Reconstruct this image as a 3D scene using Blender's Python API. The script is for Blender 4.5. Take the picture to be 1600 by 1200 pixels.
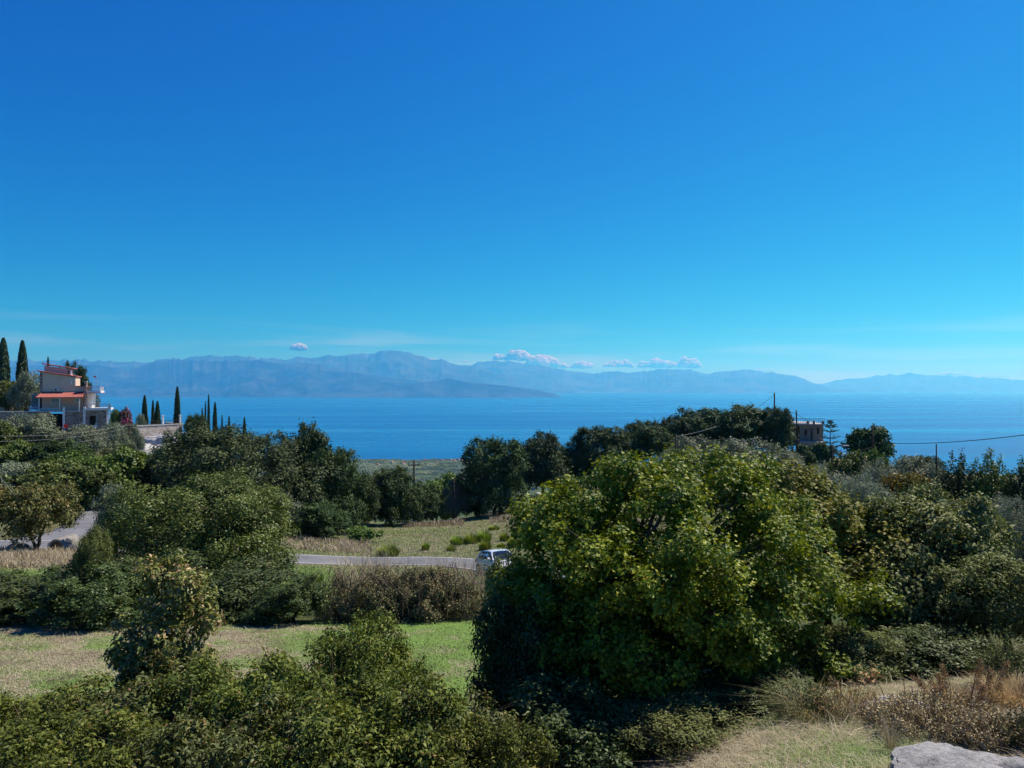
import bpy, bmesh, math, random
import numpy as np
from mathutils import Vector, Matrix

for _o in list(bpy.data.objects):
    bpy.data.objects.remove(_o)
SC = bpy.context.scene
COL = SC.collection
R = math.radians

# ------------------------------------------------------------------ camera
F = 1164.0          # focal length in pixels of the 1600 wide photograph
HORIZON = 604.0     # row of eye level
cam_data = bpy.data.cameras.new('camera')
cam = bpy.data.objects.new('camera', cam_data)
COL.objects.link(cam)
cam_data.sensor_width = 36.0
cam_data.lens = F / 1600.0 * 36.0
cam_data.clip_start = 0.1
cam_data.clip_end = 250000.0
cam.location = (0, 0, 0)
cam.rotation_euler = (R(90) + math.atan((HORIZON - 600.0) / F), 0, 0)
SC.camera = cam

# ------------------------------------------------------------------ light
SUN_AZ, SUN_EL = R(56), R(53)      # azimuth clockwise from the view direction
world = bpy.data.worlds.new('World')
SC.world = world
world.use_nodes = True
wn, wl = world.node_tree.nodes, world.node_tree.links
wn.clear()
w_out = wn.new('ShaderNodeOutputWorld')
w_bg = wn.new('ShaderNodeBackground')
w_bg.inputs['Strength'].default_value = 0.1
sky = wn.new('ShaderNodeTexSky')
sky.sky_type = 'NISHITA'
sky.sun_disc = False
sky.sun_elevation = SUN_EL
sky.sun_rotation = SUN_AZ
sky.altitude = 300
sky.air_density = 1.0
sky.dust_density = 0.0
sky.ozone_density = 4.0
# deepen the blue the way the clear autumn sky shows it: one smooth curve for each channel of the whole sky
SKY_GAIN = 0.07
w_sep = wn.new('ShaderNodeSeparateColor')
w_com = wn.new('ShaderNodeCombineColor')
wl.new(sky.outputs[0], w_sep.inputs[0])
for _i, (_k, _g) in enumerate(((0.60, 2.5), (1.05, 1.38), (0.86, 0.62))):
    _m = wn.new('ShaderNodeMath'); _m.operation = 'MULTIPLY'; _m.inputs[1].default_value = SKY_GAIN
    _p = wn.new('ShaderNodeMath'); _p.operation = 'POWER'; _p.inputs[1].default_value = _g
    _q = wn.new('ShaderNodeMath'); _q.operation = 'MULTIPLY'; _q.inputs[1].default_value = _k / 0.1
    wl.new(w_sep.outputs[_i], _m.inputs[0]); wl.new(_m.outputs[0], _p.inputs[0]); wl.new(_p.outputs[0], _q.inputs[0])
    wl.new(_q.outputs[0], w_com.inputs[_i])
# thin veils of high cloud low over the mountains
w_tc = wn.new('ShaderNodeTexCoord')
w_mp = wn.new('ShaderNodeMapping'); w_mp.inputs['Scale'].default_value = (3.2, 3.2, 46.0); w_mp.inputs['Rotation'].default_value = (0, R(1.2), 0)
w_no = wn.new('ShaderNodeTexNoise'); w_no.inputs['Scale'].default_value = 1.0; w_no.inputs['Detail'].default_value = 6; w_no.inputs['Distortion'].default_value = 0.4
w_rp = ramp_stops = wn.new('ShaderNodeValToRGB')
w_rp.color_ramp.elements[0].position = 0.50; w_rp.color_ramp.elements[0].color = (0, 0, 0, 1)
w_rp.color_ramp.elements[1].position = 0.78; w_rp.color_ramp.elements[1].color = (0.22, 0.22, 0.22, 1)
w_sx = wn.new('ShaderNodeSeparateXYZ')
w_bd = wn.new('ShaderNodeMapRange'); w_bd.interpolation_type = 'SMOOTHSTEP'
w_bd.inputs[1].default_value = 0.095; w_bd.inputs[2].default_value = 0.055
w_ml = wn.new('ShaderNodeMath'); w_ml.operation = 'MULTIPLY'
w_mx = wn.new('ShaderNodeMix'); w_mx.data_type = 'RGBA'
w_mx.inputs[7].default_value = (8.0, 8.6, 9.2, 1)
wl.new(w_tc.outputs['Generated'], w_mp.inputs['Vector']); wl.new(w_mp.outputs[0], w_no.inputs['Vector']); wl.new(w_no.outputs[0], w_rp.inputs[0])
wl.new(w_tc.outputs['Generated'], w_sx.inputs[0]); wl.new(w_sx.outputs['Z'], w_bd.inputs[0])
wl.new(w_rp.outputs[0], w_ml.inputs[0]); wl.new(w_bd.outputs[0], w_ml.inputs[1]); wl.new(w_ml.outputs[0], w_mx.inputs[0])
wl.new(w_com.outputs[0], w_mx.inputs[6]); wl.new(w_mx.outputs[2], w_bg.inputs['Color'])
wl.new(w_bg.outputs[0], w_out.inputs['Surface'])

sun_data = bpy.data.lights.new('sun', 'SUN')
sun_data.energy = 5.0
sun_data.angle = R(0.53)
sun_data.color = (1.0, 0.93, 0.81)
sun = bpy.data.objects.new('sun', sun_data)
COL.objects.link(sun)
SUN_DIR = Vector((math.sin(SUN_AZ) * math.cos(SUN_EL), math.cos(SUN_AZ) * math.cos(SUN_EL), math.sin(SUN_EL)))
sun.rotation_euler = (-SUN_DIR).to_track_quat('-Z', 'Y').to_euler()
sun.location = SUN_DIR * 50

vs = SC.view_settings
vs.view_transform = 'Standard'
vs.look = 'None'
vs.gamma = 1.0
vs.exposure = 0.25
vs.use_curve_mapping = False
SC.cycles.use_denoising = True
SC.cycles.max_bounces = 8
SC.cycles.diffuse_bounces = 3
SC.cycles.glossy_bounces = 2
SC.cycles.transmission_bounces = 4
SC.cycles.volume_bounces = 3
SC.cycles.transparent_max_bounces = 8

# ------------------------------------------------------------------ helpers
def P(px, py, d):
    """point at depth d (metres) behind column px, row py of the photograph"""
    return Vector(((px - 800.0) / F * d, d, -(py - HORIZON) / F * d))

def X(px, d):
    return (px - 800.0) / F * d

def Zr(py, d):
    return -(py - HORIZON) / F * d

def hsh(*a):
    h = np.zeros_like(np.asarray(a[0], dtype=np.int64)) + 374761393
    for i, v in enumerate(a):
        h = (h ^ (np.asarray(v, dtype=np.int64) * (668265263 + 2246822519 * i))) & 0xFFFFFFFF
        h = (h * 2654435761) & 0xFFFFFFFF
        h = h ^ (h >> 15)
    return (h & 0xFFFFFF) / float(0x1000000)

def vnoise2(x, y, seed=0):
    x = np.asarray(x, float); y = np.asarray(y, float)
    xi = np.floor(x).astype(np.int64); yi = np.floor(y).astype(np.int64)
    fx = x - xi; fy = y - yi
    fx = fx * fx * (3 - 2 * fx); fy = fy * fy * (3 - 2 * fy)
    s = np.zeros_like(xi) + seed
    a = hsh(xi, yi, s); b = hsh(xi + 1, yi, s); c = hsh(xi, yi + 1, s); d = hsh(xi + 1, yi + 1, s)
    return (a * (1 - fx) + b * fx) * (1 - fy) + (c * (1 - fx) + d * fx) * fy

def fbm2(x, y, oct=4, seed=0, gain=0.5):
    v = 0; a = 1.0; t = 0
    for i in range(oct):
        v = v + a * vnoise2(np.asarray(x) * 2 ** i + 17.3 * i, np.asarray(y) * 2 ** i - 9.1 * i, seed + i)
        t += a; a *= gain
    return v / t

def ridged2(x, y, oct=4, seed=0):
    v = 0; a = 1.0; t = 0
    for i in range(oct):
        n = 1 - np.abs(2 * vnoise2(np.asarray(x) * 2 ** i + 31.7 * i, np.asarray(y) * 2 ** i + 5.9 * i, seed + i) - 1)
        v = v + a * n; t += a; a *= 0.52
    return v / t

def vnoise3(p, seed=0):
    p = np.asarray(p, float)
    i = np.floor(p).astype(np.int64); f = p - i; f = f * f * (3 - 2 * f)
    s = np.zeros_like(i[:, 0]) + seed
    r = 0
    for dx in (0, 1):
        for dy in (0, 1):
            for dz in (0, 1):
                w = (f[:, 0] if dx else 1 - f[:, 0]) * (f[:, 1] if dy else 1 - f[:, 1]) * (f[:, 2] if dz else 1 - f[:, 2])
                r = r + w * hsh(i[:, 0] + dx, i[:, 1] + dy, i[:, 2] + dz, s)
    return r

# ---- node materials
def mat_new(name):
    m = bpy.data.materials.new(name)
    m.use_nodes = True
    nt = m.node_tree
    nt.nodes.clear()
    out = nt.nodes.new('ShaderNodeOutputMaterial')
    return m, nt.nodes, nt.links, out

def nd(ns, typ, **kw):
    n = ns.new(typ)
    for k, v in kw.items():
        setattr(n, k, v)
    return n

def ramp(ns, stops, interp='LINEAR'):
    r = ns.new('ShaderNodeValToRGB')
    r.color_ramp.interpolation = interp
    el = r.color_ramp.elements
    while len(el) < len(stops):
        el.new(0.5)
    for e, (p, c) in zip(el, stops):
        e.position = p
        e.color = (c[0], c[1], c[2], 1) if len(c) == 3 else c
    return r

def noise_col(ns, ls, scale, stops, coord='Object', detail=4, rough=0.6, stretch=None, interp='LINEAR'):
    tc = ns.new('ShaderNodeTexCoord')
    src = tc.outputs[coord]
    if stretch:
        mp = ns.new('ShaderNodeMapping')
        mp.inputs['Scale'].default_value = stretch
        ls.new(src, mp.inputs['Vector']); src = mp.outputs[0]
    n = ns.new('ShaderNodeTexNoise')
    n.inputs['Scale'].default_value = scale
    n.inputs['Detail'].default_value = detail
    n.inputs['Roughness'].default_value = rough
    ls.new(src, n.inputs['Vector'])
    r = ramp(ns, stops, interp)
    ls.new(n.outputs[0], r.inputs[0])
    return r, n, src

def mixc(ns, ls, fac, a, b, blend='MIX'):
    m = ns.new('ShaderNodeMix')
    m.data_type = 'RGBA'; m.blend_type = blend
    for sock, v in ((m.inputs[0], fac), (m.inputs[6], a), (m.inputs[7], b)):
        if hasattr(v, 'is_linked') or isinstance(v, bpy.types.NodeSocket):
            ls.new(v, sock)
        elif isinstance(v, (int, float)):
            sock.default_value = v
        else:
            sock.default_value = (v[0], v[1], v[2], 1)
    return m.outputs[2]

def pbr(name, col, rough=0.7, spec=0.3, metal=0.0, var=0.12, scale=3.0, bump=0.0, bscale=20.0, coat=0.0):
    """plain surface with slight blotchy variation and fine relief"""
    m, ns, ls, out = mat_new(name)
    b = ns.new('ShaderNodeBsdfPrincipled')
    lo = [max(c * (1 - var), 0) for c in col]; hi = [min(c * (1 + var), 1) for c in col]
    r, n, src = noise_col(ns, ls, scale, [(0.3, lo), (0.7, hi)])
    ls.new(r.outputs[0], b.inputs['Base Color'])
    b.inputs['Roughness'].default_value = rough
    b.inputs['Specular IOR Level'].default_value = spec
    b.inputs['Metallic'].default_value = metal
    b.inputs['Coat Weight'].default_value = coat
    b.inputs['Coat Roughness'].default_value = 0.05
    if bump:
        n2 = ns.new('ShaderNodeTexNoise'); n2.inputs['Scale'].default_value = bscale; n2.inputs['Detail'].default_value = 5
        ls.new(src, n2.inputs['Vector'])
        bp = ns.new('ShaderNodeBump'); bp.inputs['Strength'].default_value = bump; bp.inputs['Distance'].default_value = 0.05
        ls.new(n2.outputs[0], bp.inputs['Height']); ls.new(bp.outputs[0], b.inputs['Normal'])
    ls.new(b.outputs[0], out.inputs['Surface'])
    return m

# ---- objects
def tag(o, label=None, cat=None, group=None, kind=None):
    if label: o['label'] = label
    if cat: o['category'] = cat
    if group: o['group'] = group
    if kind: o['kind'] = kind
    return o

def mesh_obj(name, me, parent=None, loc=None):
    o = bpy.data.objects.new(name, me)
    COL.objects.link(o)
    if parent: o.parent = parent
    if loc is not None: o.location = loc
    return o

def empty(name, loc=(0, 0, 0), rz=0.0, scale=1.0):
    o = bpy.data.objects.new(name, None)
    COL.objects.link(o)
    o.location = loc; o.rotation_euler = (0, 0, rz)
    o.scale = (scale, scale, scale) if isinstance(scale, (int, float)) else scale
    o.empty_display_size = 0.2
    return o

def make_mesh(name, V, faces, mats, smooth=False, fmat=None, attr=None):
    """V (n,3); faces list or array (m,k) with constant k"""
    me = bpy.data.meshes.new(name)
    V = np.ascontiguousarray(V, dtype=np.float32)
    if isinstance(faces, np.ndarray):
        m, k = faces.shape
        me.vertices.add(len(V)); me.vertices.foreach_set('co', V.ravel())
        me.loops.add(m * k); me.loops.foreach_set('vertex_index', np.ascontiguousarray(faces, dtype=np.int32).ravel())
        me.polygons.add(m); me.polygons.foreach_set('loop_start', np.arange(0, m * k, k, dtype=np.int32))
        me.update(calc_edges=True)
    else:
        me.from_pydata([tuple(v) for v in V], [], faces)
        me.update()
    for mt in (mats if isinstance(mats, (list, tuple)) else [mats]):
        me.materials.append(mt)
    if fmat is not None:
        me.polygons.foreach_set('material_index', np.asarray(fmat, dtype=np.int32))
    if smooth:
        me.polygons.foreach_set('use_smooth', np.ones(len(me.polygons), dtype=bool))
    if attr is not None:
        for an, av in attr.items():
            a = me.attributes.new(an, 'FLOAT', 'POINT')
            a.data.foreach_set('value', np.ascontiguousarray(av, dtype=np.float32))
    me.validate(verbose=False)
    return me

def grid_faces(nr, nc):
    i = np.arange(nr - 1)[:, None] * nc + np.arange(nc - 1)[None, :]
    return np.stack([i, i + 1, i + 1 + nc, i + nc], -1).reshape(-1, 4)

class MB:
    """collects boxes, bars, tubes and prisms into one mesh"""
    def __init__(s):
        s.v = []; s.f = []
    def add(s, vs, fs):
        b = len(s.v)
        s.v += [tuple(v) for v in vs]
        s.f += [tuple(i + b for i in f) for f in fs]
        return s
    def box(s, x0, x1, y0, y1, z0, z1):
        v = [(x, y, z) for z in (z0, z1) for y in (y0, y1) for x in (x0, x1)]
        return s.add(v, [(0, 2, 3, 1), (4, 5, 7, 6), (0, 1, 5, 4), (2, 6, 7, 3), (0, 4, 6, 2), (1, 3, 7, 5)])
    def tube(s, pts, r, n=8, caps=True):
        pts = [Vector(p) for p in pts]
        rs = r if isinstance(r, (list, tuple)) else [r] * len(pts)
        vs = []; fs = []
        for i, p in enumerate(pts):
            t = (pts[min(i + 1, len(pts) - 1)] - pts[max(i - 1, 0)]).normalized()
            a = Vector((0, 0, 1)) if abs(t.z) < 0.9 else Vector((1, 0, 0))
            u = t.cross(a).normalized(); w = t.cross(u)
            for k in range(n):
                an = 2 * math.pi * k / n
                vs.append(p + (u * math.cos(an) + w * math.sin(an)) * rs[i])
        for i in range(len(pts) - 1):
            for k in range(n):
                fs.append((i * n + k, i * n + (k + 1) % n, (i + 1) * n + (k + 1) % n, (i + 1) * n + k))
        if caps:
            fs.append(tuple(range(n))); fs.append(tuple((len(pts) - 1) * n + n - 1 - k for k in range(n)))
        return s.add(vs, fs)
    def prism(s, poly, y0, y1):
        """polygon in x,z extruded along y"""
        n = len(poly)
        v = [(x, y0, z) for x, z in poly] + [(x, y1, z) for x, z in poly]
        f = [tuple(range(n)), tuple(range(2 * n - 1, n - 1, -1))]
        f += [(i, i + n, (i + 1) % n + n, (i + 1) % n) for i in range(n)]
        return s.add(v, f)
    def mesh(s, name, mat, smooth=False):
        me = bpy.data.meshes.new(name)
        me.from_pydata(s.v, [], s.f)
        bm = bmesh.new(); bm.from_mesh(me)
        bmesh.ops.recalc_face_normals(bm, faces=bm.faces)
        bm.to_mesh(me); bm.free()
        me.materials.append(mat)
        if smooth:
            me.polygons.foreach_set('use_smooth', np.ones(len(me.polygons), dtype=bool))
        return me
    def build(s, name, mat, parent=None, smooth=False, loc=None, bevel=0.0):
        o = mesh_obj(name, s.mesh(name, mat, smooth), parent, loc)
        if bevel:
            b = o.modifiers.new('bevel', 'BEVEL'); b.width = bevel; b.segments = 2; b.limit_method = 'ANGLE'
        return o

# ------------------------------------------------------------------ terrain height
T_PX = np.array([-1600, -600, 0, 120, 200, 300, 400, 600, 800, 850, 1000, 1200, 1300, 1400, 1600, 2200, 3200], float)
T_D = np.array([1, 2, 4, 6, 8, 10, 13, 17, 21, 30, 42, 50, 60, 80, 100, 125, 150, 200, 400, 1000, 1800, 2300, 3000, 3150, 3500], float)
T_Z = np.array([
    # -1600 -600    0    120    200    300   400    600    800    850   1000   1200   1300   1400   1600   2200   3200
    [-1.7] * 17,
    [-2.2] * 11 + [-1.9, -1.8, -1.8, -1.8, -1.8, -1.8],
    [-3.6, -3.6, -3.6, -3.6, -3.6, -3.6, -3.6, -3.6, -3.5, -3.4, -3.0, -2.7, -2.6, -2.6, -2.6, -2.6, -2.6],
    [-4.6, -4.6, -4.6, -4.6, -4.6, -4.6, -4.6, -4.6, -4.5, -4.4, -3.8, -3.3, -3.25, -3.2, -3.2, -3.1, -3.0],
    [-4.85, -4.85, -4.85, -4.85, -4.85, -4.85, -4.85, -4.85, -4.8, -4.7, -4.3, -3.75, -3.65, -3.6, -3.5, -3.3, -3.3],
    [-5.0, -5.0, -5.0, -5.0, -5.0, -5.0, -5.05, -5.1, -5.1, -5.0, -4.7, -4.1, -4.0, -3.95, -3.8, -3.6, -3.6],
    [-5.3, -5.3, -5.35, -5.35, -5.35, -5.35, -5.4, -5.45, -5.45, -5.4, -5.2, -4.8, -4.7, -4.6, -4.5, -4.2, -4.0],
    [-5.9, -5.9, -5.95, -5.95, -5.95, -6.0, -6.0, -6.0, -6.0, -6.0, -5.9, -5.6, -5.5, -5.4, -5.1, -4.8, -4.5],
    [-6.4, -6.4, -6.5, -6.5, -6.5, -6.6, -6.6, -6.6, -6.6, -6.6, -6.5, -6.3, -6.1, -5.9, -5.6, -5.2, -5.0],
    [-7.4, -7.6, -8.0, -8.0, -8.1, -8.3, -8.5, -8.6, -8.6, -8.6, -8.3, -7.6, -7.3, -7.0, -6.8, -6.0, -6.0],
    [-8.0, -8.6, -9.4, -9.6, -9.9, -10.4, -10.8, -11.0, -11.0, -10.9, -10.4, -9.3, -8.8, -8.4, -7.8, -7.0, -7.0],
    [-8.5, -9.8, -10.9, -11.1, -11.4, -11.9, -12.3, -12.5, -12.5, -12.4, -12.0, -10.5, -9.8, -9.4, -8.8, -8.0, -8.0],
    [-8.0, -10.0, -11.6, -11.9, -12.1, -12.7, -13.3, -13.9, -13.8, -13.7, -12.8, -11.3, -10.6, -10.2, -9.4, -8.5, -8.5],
    [-6.0, -8.0, -10.8, -11.8, -12.6, -14.2, -15.4, -16.3, -15.8, -15.5, -14.0, -12.0, -11.3, -11.0, -10.2, -9.5, -9.5],
    [-3.0, -5.0, -8.6, -9.6, -10.8, -13.6, -16.2, -18.4, -17.4, -16.8, -14.6, -11.8, -11.4, -11.8, -11.6, -11.0, -11.0],
    [1.0, -2.0, -6.6, -7.4, -8.4, -11.5, -17.0, -24.0, -20.0, -16.2, -12.6, -10.6, -11.2, -14.0, -15.0, -14.0, -14.0],
    [5.0, 1.0, -4.0, -6.5, -9.0, -14.0, -21.0, -34.0, -28.0, -22.0, -16.0, -11.2, -12.5, -19.0, -22.0, -20.0, -20.0],
    [8.0, 2.0, -7.0, -12.0, -17.0, -25.0, -35.0, -50.0, -48.0, -45.0, -36.0, -30.0, -32.0, -38.0, -42.0, -40.0, -40.0],
    [-30, -45, -80, -90, -98, -104, -108, -112, -110, -108, -104, -100, -100, -104, -108, -100, -95],
    [-150, -170, -190, -195, -200, -205, -210, -215, -215, -215, -225, -250, -260, -265, -270, -270, -270],
    [-255, -265, -270, -272, -274, -276, -276, -278, -278, -278, -290, -303, -304, -304, -304, -304, -304],
    [-288] * 9 + [-289, -295] + [-306] * 6,
    [-297.5] * 9 + [-298, -301] + [-308] * 6,
    [-300.5] * 17,
    [-312.0] * 17,
], float)
_gp = np.linspace(-1600, 3200, 481); _gl = np.linspace(0, math.log(3500), 420)
_a = np.array([np.interp(_gp, T_PX, row) for row in T_Z])
_tz = np.array([np.interp(_gl, np.log(T_D), _a[:, j]) for j in range(_a.shape[1])]).T
def _blur(a, s, axis):
    n = int(3 * s); k = np.exp(-0.5 * (np.arange(-n, n + 1) / s) ** 2); k /= k.sum()
    pad = [(0, 0), (0, 0)]; pad[axis] = (n, n)
    b = np.pad(a, pad, mode='edge')
    return np.apply_along_axis(lambda m: np.convolve(m, k, 'valid'), axis, b)
_tz = _blur(_blur(_tz, 4.0, 0), 5.0, 1)

def ground_z(x, y):
    x = np.asarray(x, float); y = np.asarray(y, float)
    d = np.clip(y, 1.0, 3499.0)
    px = np.clip(800 + F * x / np.maximum(d, 3.0), -1599, 3199)
    u = (px + 1600) / 10.0; v = np.log(d) / math.log(3500) * 419
    ui = np.clip(u.astype(int), 0, 479); vi = np.clip(v.astype(int), 0, 418)
    fu = u - ui; fv = v - vi
    z = (_tz[vi, ui] * (1 - fu) + _tz[vi, ui + 1] * fu) * (1 - fv) + (_tz[vi + 1, ui] * (1 - fu) + _tz[vi + 1, ui + 1] * fu) * fv
    amp = np.clip((d - 2) / 20, 0, 1) * 0.12 + np.clip((d - 110) / 800, 0, 1) * 9.0 * np.clip((3000 - d) / 900, 0, 1)
    sc = np.where(d < 110, 0.45, 0.012)
    z = z + amp * (fbm2(x * 0.17, y * 0.17, 2, 5) - 0.5) * (d < 140) + amp * (fbm2(x * 0.006, y * 0.006, 4, 8) - 0.5) * (d >= 110)
    return z

def gz(x, y):
    return float(ground_z(np.array([x]), np.array([y]))[0])

# ------------------------------------------------------------------ ground material
def make_ground_mat():
    m, ns, ls, out = mat_new('ground_soil_and_dry_grass')
    b = ns.new('ShaderNodeBsdfPrincipled')
    tc = ns.new('ShaderNodeTexCoord')
    def noise(scale, detail=5, rough=0.6):
        n = ns.new('ShaderNodeTexNoise'); n.inputs['Scale'].default_value = scale
        n.inputs['Detail'].default_value = detail; n.inputs['Roughness'].default_value = rough
        ls.new(tc.outputs['Object'], n.inputs['Vector']); return n
    n1 = noise(0.22); n2 = noise(2.6); n3 = noise(14.0, 6, 0.7)
    dry = ramp(ns, [(0.25, (0.085, 0.072, 0.045)), (0.5, (0.17, 0.145, 0.09)), (0.75, (0.25, 0.215, 0.14))])
    ls.new(n3.outputs[0], dry.inputs[0])
    grn = ramp(ns, [(0.25, (0.035, 0.052, 0.016)), (0.75, (0.085, 0.125, 0.035))])
    ls.new(n3.outputs[0], grn.inputs[0])
    at = ns.new('ShaderNodeAttribute'); at.attribute_name = 'green'
    ad = ns.new('ShaderNodeMath'); ad.operation = 'ADD'
    ls.new(at.outputs['Fac'], ad.inputs[0])
    mm = ns.new('ShaderNodeMath'); mm.operation = 'MULTIPLY_ADD'
    ls.new(n2.outputs[0], mm.inputs[0]); mm.inputs[1].default_value = 1.4; mm.inputs[2].default_value = -0.7
    ls.new(mm.outputs[0], ad.inputs[1]); ad.use_clamp = True
    c = mixc(ns, ls, ad.outputs[0], dry.outputs[0], grn.outputs[0])
    ls.new(c, b.inputs['Base Color'])
    b.inputs['Roughness'].default_value = 0.95
    b.inputs['Specular IOR Level'].default_value = 0.1
    bp = ns.new('ShaderNodeBump'); bp.inputs['Strength'].default_value = 0.7; bp.inputs['Distance'].default_value = 0.06
    ls.new(n3.outputs[0], bp.inputs['Height']); ls.new(bp.outputs[0], b.inputs['Normal'])
    ls.new(b.outputs[0], out.inputs['Surface'])
    return m

def ss(a, b, x):
    t = np.clip((np.asarray(x, float) - a) / (b - a), 0, 1)
    return t * t * (3 - 2 * t)

def greenness(x, y):
    """how much of the grass is fresh: a green strip right of the field, dry straw to the left"""
    x = np.asarray(x, float); y = np.asarray(y, float)
    px = 800 + F * x / np.maximum(y, 3)
    g = 0.30 + 1.7 * (fbm2(x * 0.9, y * 0.9, 3, 21) - 0.5)
    field = (y > 11) & (y < 22)
    g = np.where(field, 0.47 + 0.53 * ss(400, 610, px + 40 * (fbm2(x * .8, y * .8, 2, 3) - .5)) * ss(12.8, 14.2, y) + 0.9 * (fbm2(x * 0.35 + y * 0.2, y * 0.9, 3, 4) - 0.45) - 0.35 * (fbm2(x * 1.9, y * 1.9, 2, 14) > 0.62), g)
    g = np.where((y >= 22) & (y < 52), 0.75, g)                                   # lush verge this side of the road
    g = np.where((y >= 22) & (y < 52) & (px < 240), 0.75 * ss(37, 34.5, y), g)
    g = np.where((y >= 52) & (y < 110), 0.50 + 0.6 * (fbm2(x * 0.12, y * 0.35, 3, 31) - 0.5), g)
    g = np.where((y >= 110), 0.3 + 0.8 * (fbm2(x * 0.05, y * 0.05, 3, 33) - 0.5), g)
    g = np.where((y >= 800), 1.0, g)
    return np.clip(g, 0, 1)

GROUND_MAT = make_ground_mat()
_ds = np.exp(np.linspace(math.log(0.6), math.log(3480), 300)); _us = np.linspace(-1.75, 1.75, 221)
_D, _U = np.meshgrid(_ds, _us, indexing='ij')
_Xg = _U * (_D + 4.0); _Yg = _D
_Zg = ground_z(_Xg, _Yg)
g_me = make_mesh('ground', np.stack([_Xg, _Yg, _Zg], -1).reshape(-1, 3), grid_faces(*_D.shape), GROUND_MAT, True,
                 attr={'green': greenness(_Xg, _Yg).ravel()})
ground = tag(mesh_obj('ground', g_me), kind='structure')

# ------------------------------------------------------------------ sea
def make_sea_mat():
    m, ns, ls, out = mat_new('sea_water')
    b = ns.new('ShaderNodeBsdfPrincipled')
    tc = ns.new('ShaderNodeTexCoord')
    mp = ns.new('ShaderNodeMapping'); mp.inputs['Scale'].default_value = (0.00022, 0.0013, 1)
    mp.inputs['Rotation'].default_value = (0, 0, R(4))
    ls.new(tc.outputs['Object'], mp.inputs['Vector'])
    n = ns.new('ShaderNodeTexNoise'); n.inputs['Scale'].default_value = 1.0; n.inputs['Detail'].default_value = 7; n.inputs['Roughness'].default_value = 0.62
    ls.new(mp.outputs[0], n.inputs['Vector'])
    # wind lanes: smoother slicks mirror more sky than ruffled water
    rr = ramp(ns, [(0.40, (0.36,) * 3), (0.56, (0.27,) * 3), (0.70, (0.15,) * 3)])
    ls.new(n.outputs[0], rr.inputs[0])
    ls.new(rr.outputs[0], b.inputs['Roughness'])
    cr = ramp(ns, [(0.35, (0.003, 0.088, 0.255)), (0.7, (0.004, 0.110, 0.290))])
    ls.new(n.outputs[0], cr.inputs[0])
    ls.new(cr.outputs[0], b.inputs['Base Color'])
    b.inputs['IOR'].default_value = 1.333
    b.inputs['Specular IOR Level'].default_value = 0.45
    w = ns.new('ShaderNodeTexNoise'); w.inputs['Scale'].default_value = 0.02; w.inputs['Detail'].default_value = 6
    ls.new(tc.outputs['Object'], w.inputs['Vector'])
    bp = ns.new('ShaderNodeBump'); bp.inputs['Strength'].default_value = 0.25; bp.inputs['Distance'].default_value = 4.0
    ls.new(w.outputs[0], bp.inputs['Height']); ls.new(bp.outputs[0], b.inputs['Normal'])
    ls.new(b.outputs[0], out.inputs['Surface'])
    return m
SEA_Z = -300.0
BOX = 61000.0
_sv = [(-BOX + 50, 2400, SEA_Z), (BOX - 50, 2400, SEA_Z), (BOX - 50, BOX - 50, SEA_Z), (-BOX + 50, BOX - 50, SEA_Z)]
sea = tag(mesh_obj('sea', make_mesh('sea', np.array(_sv), [(0, 1, 2, 3)], make_sea_mat())), kind='structure')

# ------------------------------------------------------------------ mountains
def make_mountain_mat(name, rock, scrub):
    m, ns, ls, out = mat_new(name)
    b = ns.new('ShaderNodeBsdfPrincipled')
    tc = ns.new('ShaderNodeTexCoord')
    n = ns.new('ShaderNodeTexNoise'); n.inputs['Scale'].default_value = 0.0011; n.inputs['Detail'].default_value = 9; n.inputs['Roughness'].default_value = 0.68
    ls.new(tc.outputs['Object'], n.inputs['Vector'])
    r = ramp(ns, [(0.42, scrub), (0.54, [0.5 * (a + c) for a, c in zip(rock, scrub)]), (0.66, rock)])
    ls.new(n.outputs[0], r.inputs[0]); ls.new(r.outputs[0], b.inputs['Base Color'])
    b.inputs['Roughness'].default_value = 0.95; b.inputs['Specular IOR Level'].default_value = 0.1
    n2 = ns.new('ShaderNodeTexNoise'); n2.inputs['Scale'].default_value = 0.004; n2.inputs['Detail'].default_value = 8
    ls.new(tc.outputs['Object'], n2.inputs['Vector'])
    bp = ns.new('ShaderNodeBump'); bp.inputs['Strength'].default_value = 0.5; bp.inputs['Distance'].default_value = 60.0
    ls.new(n2.outputs[0], bp.inputs['Height']); ls.new(bp.outputs[0], b.inputs['Normal'])
    ls.new(b.outputs[0], out.inputs['Surface'])
    return m

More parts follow.
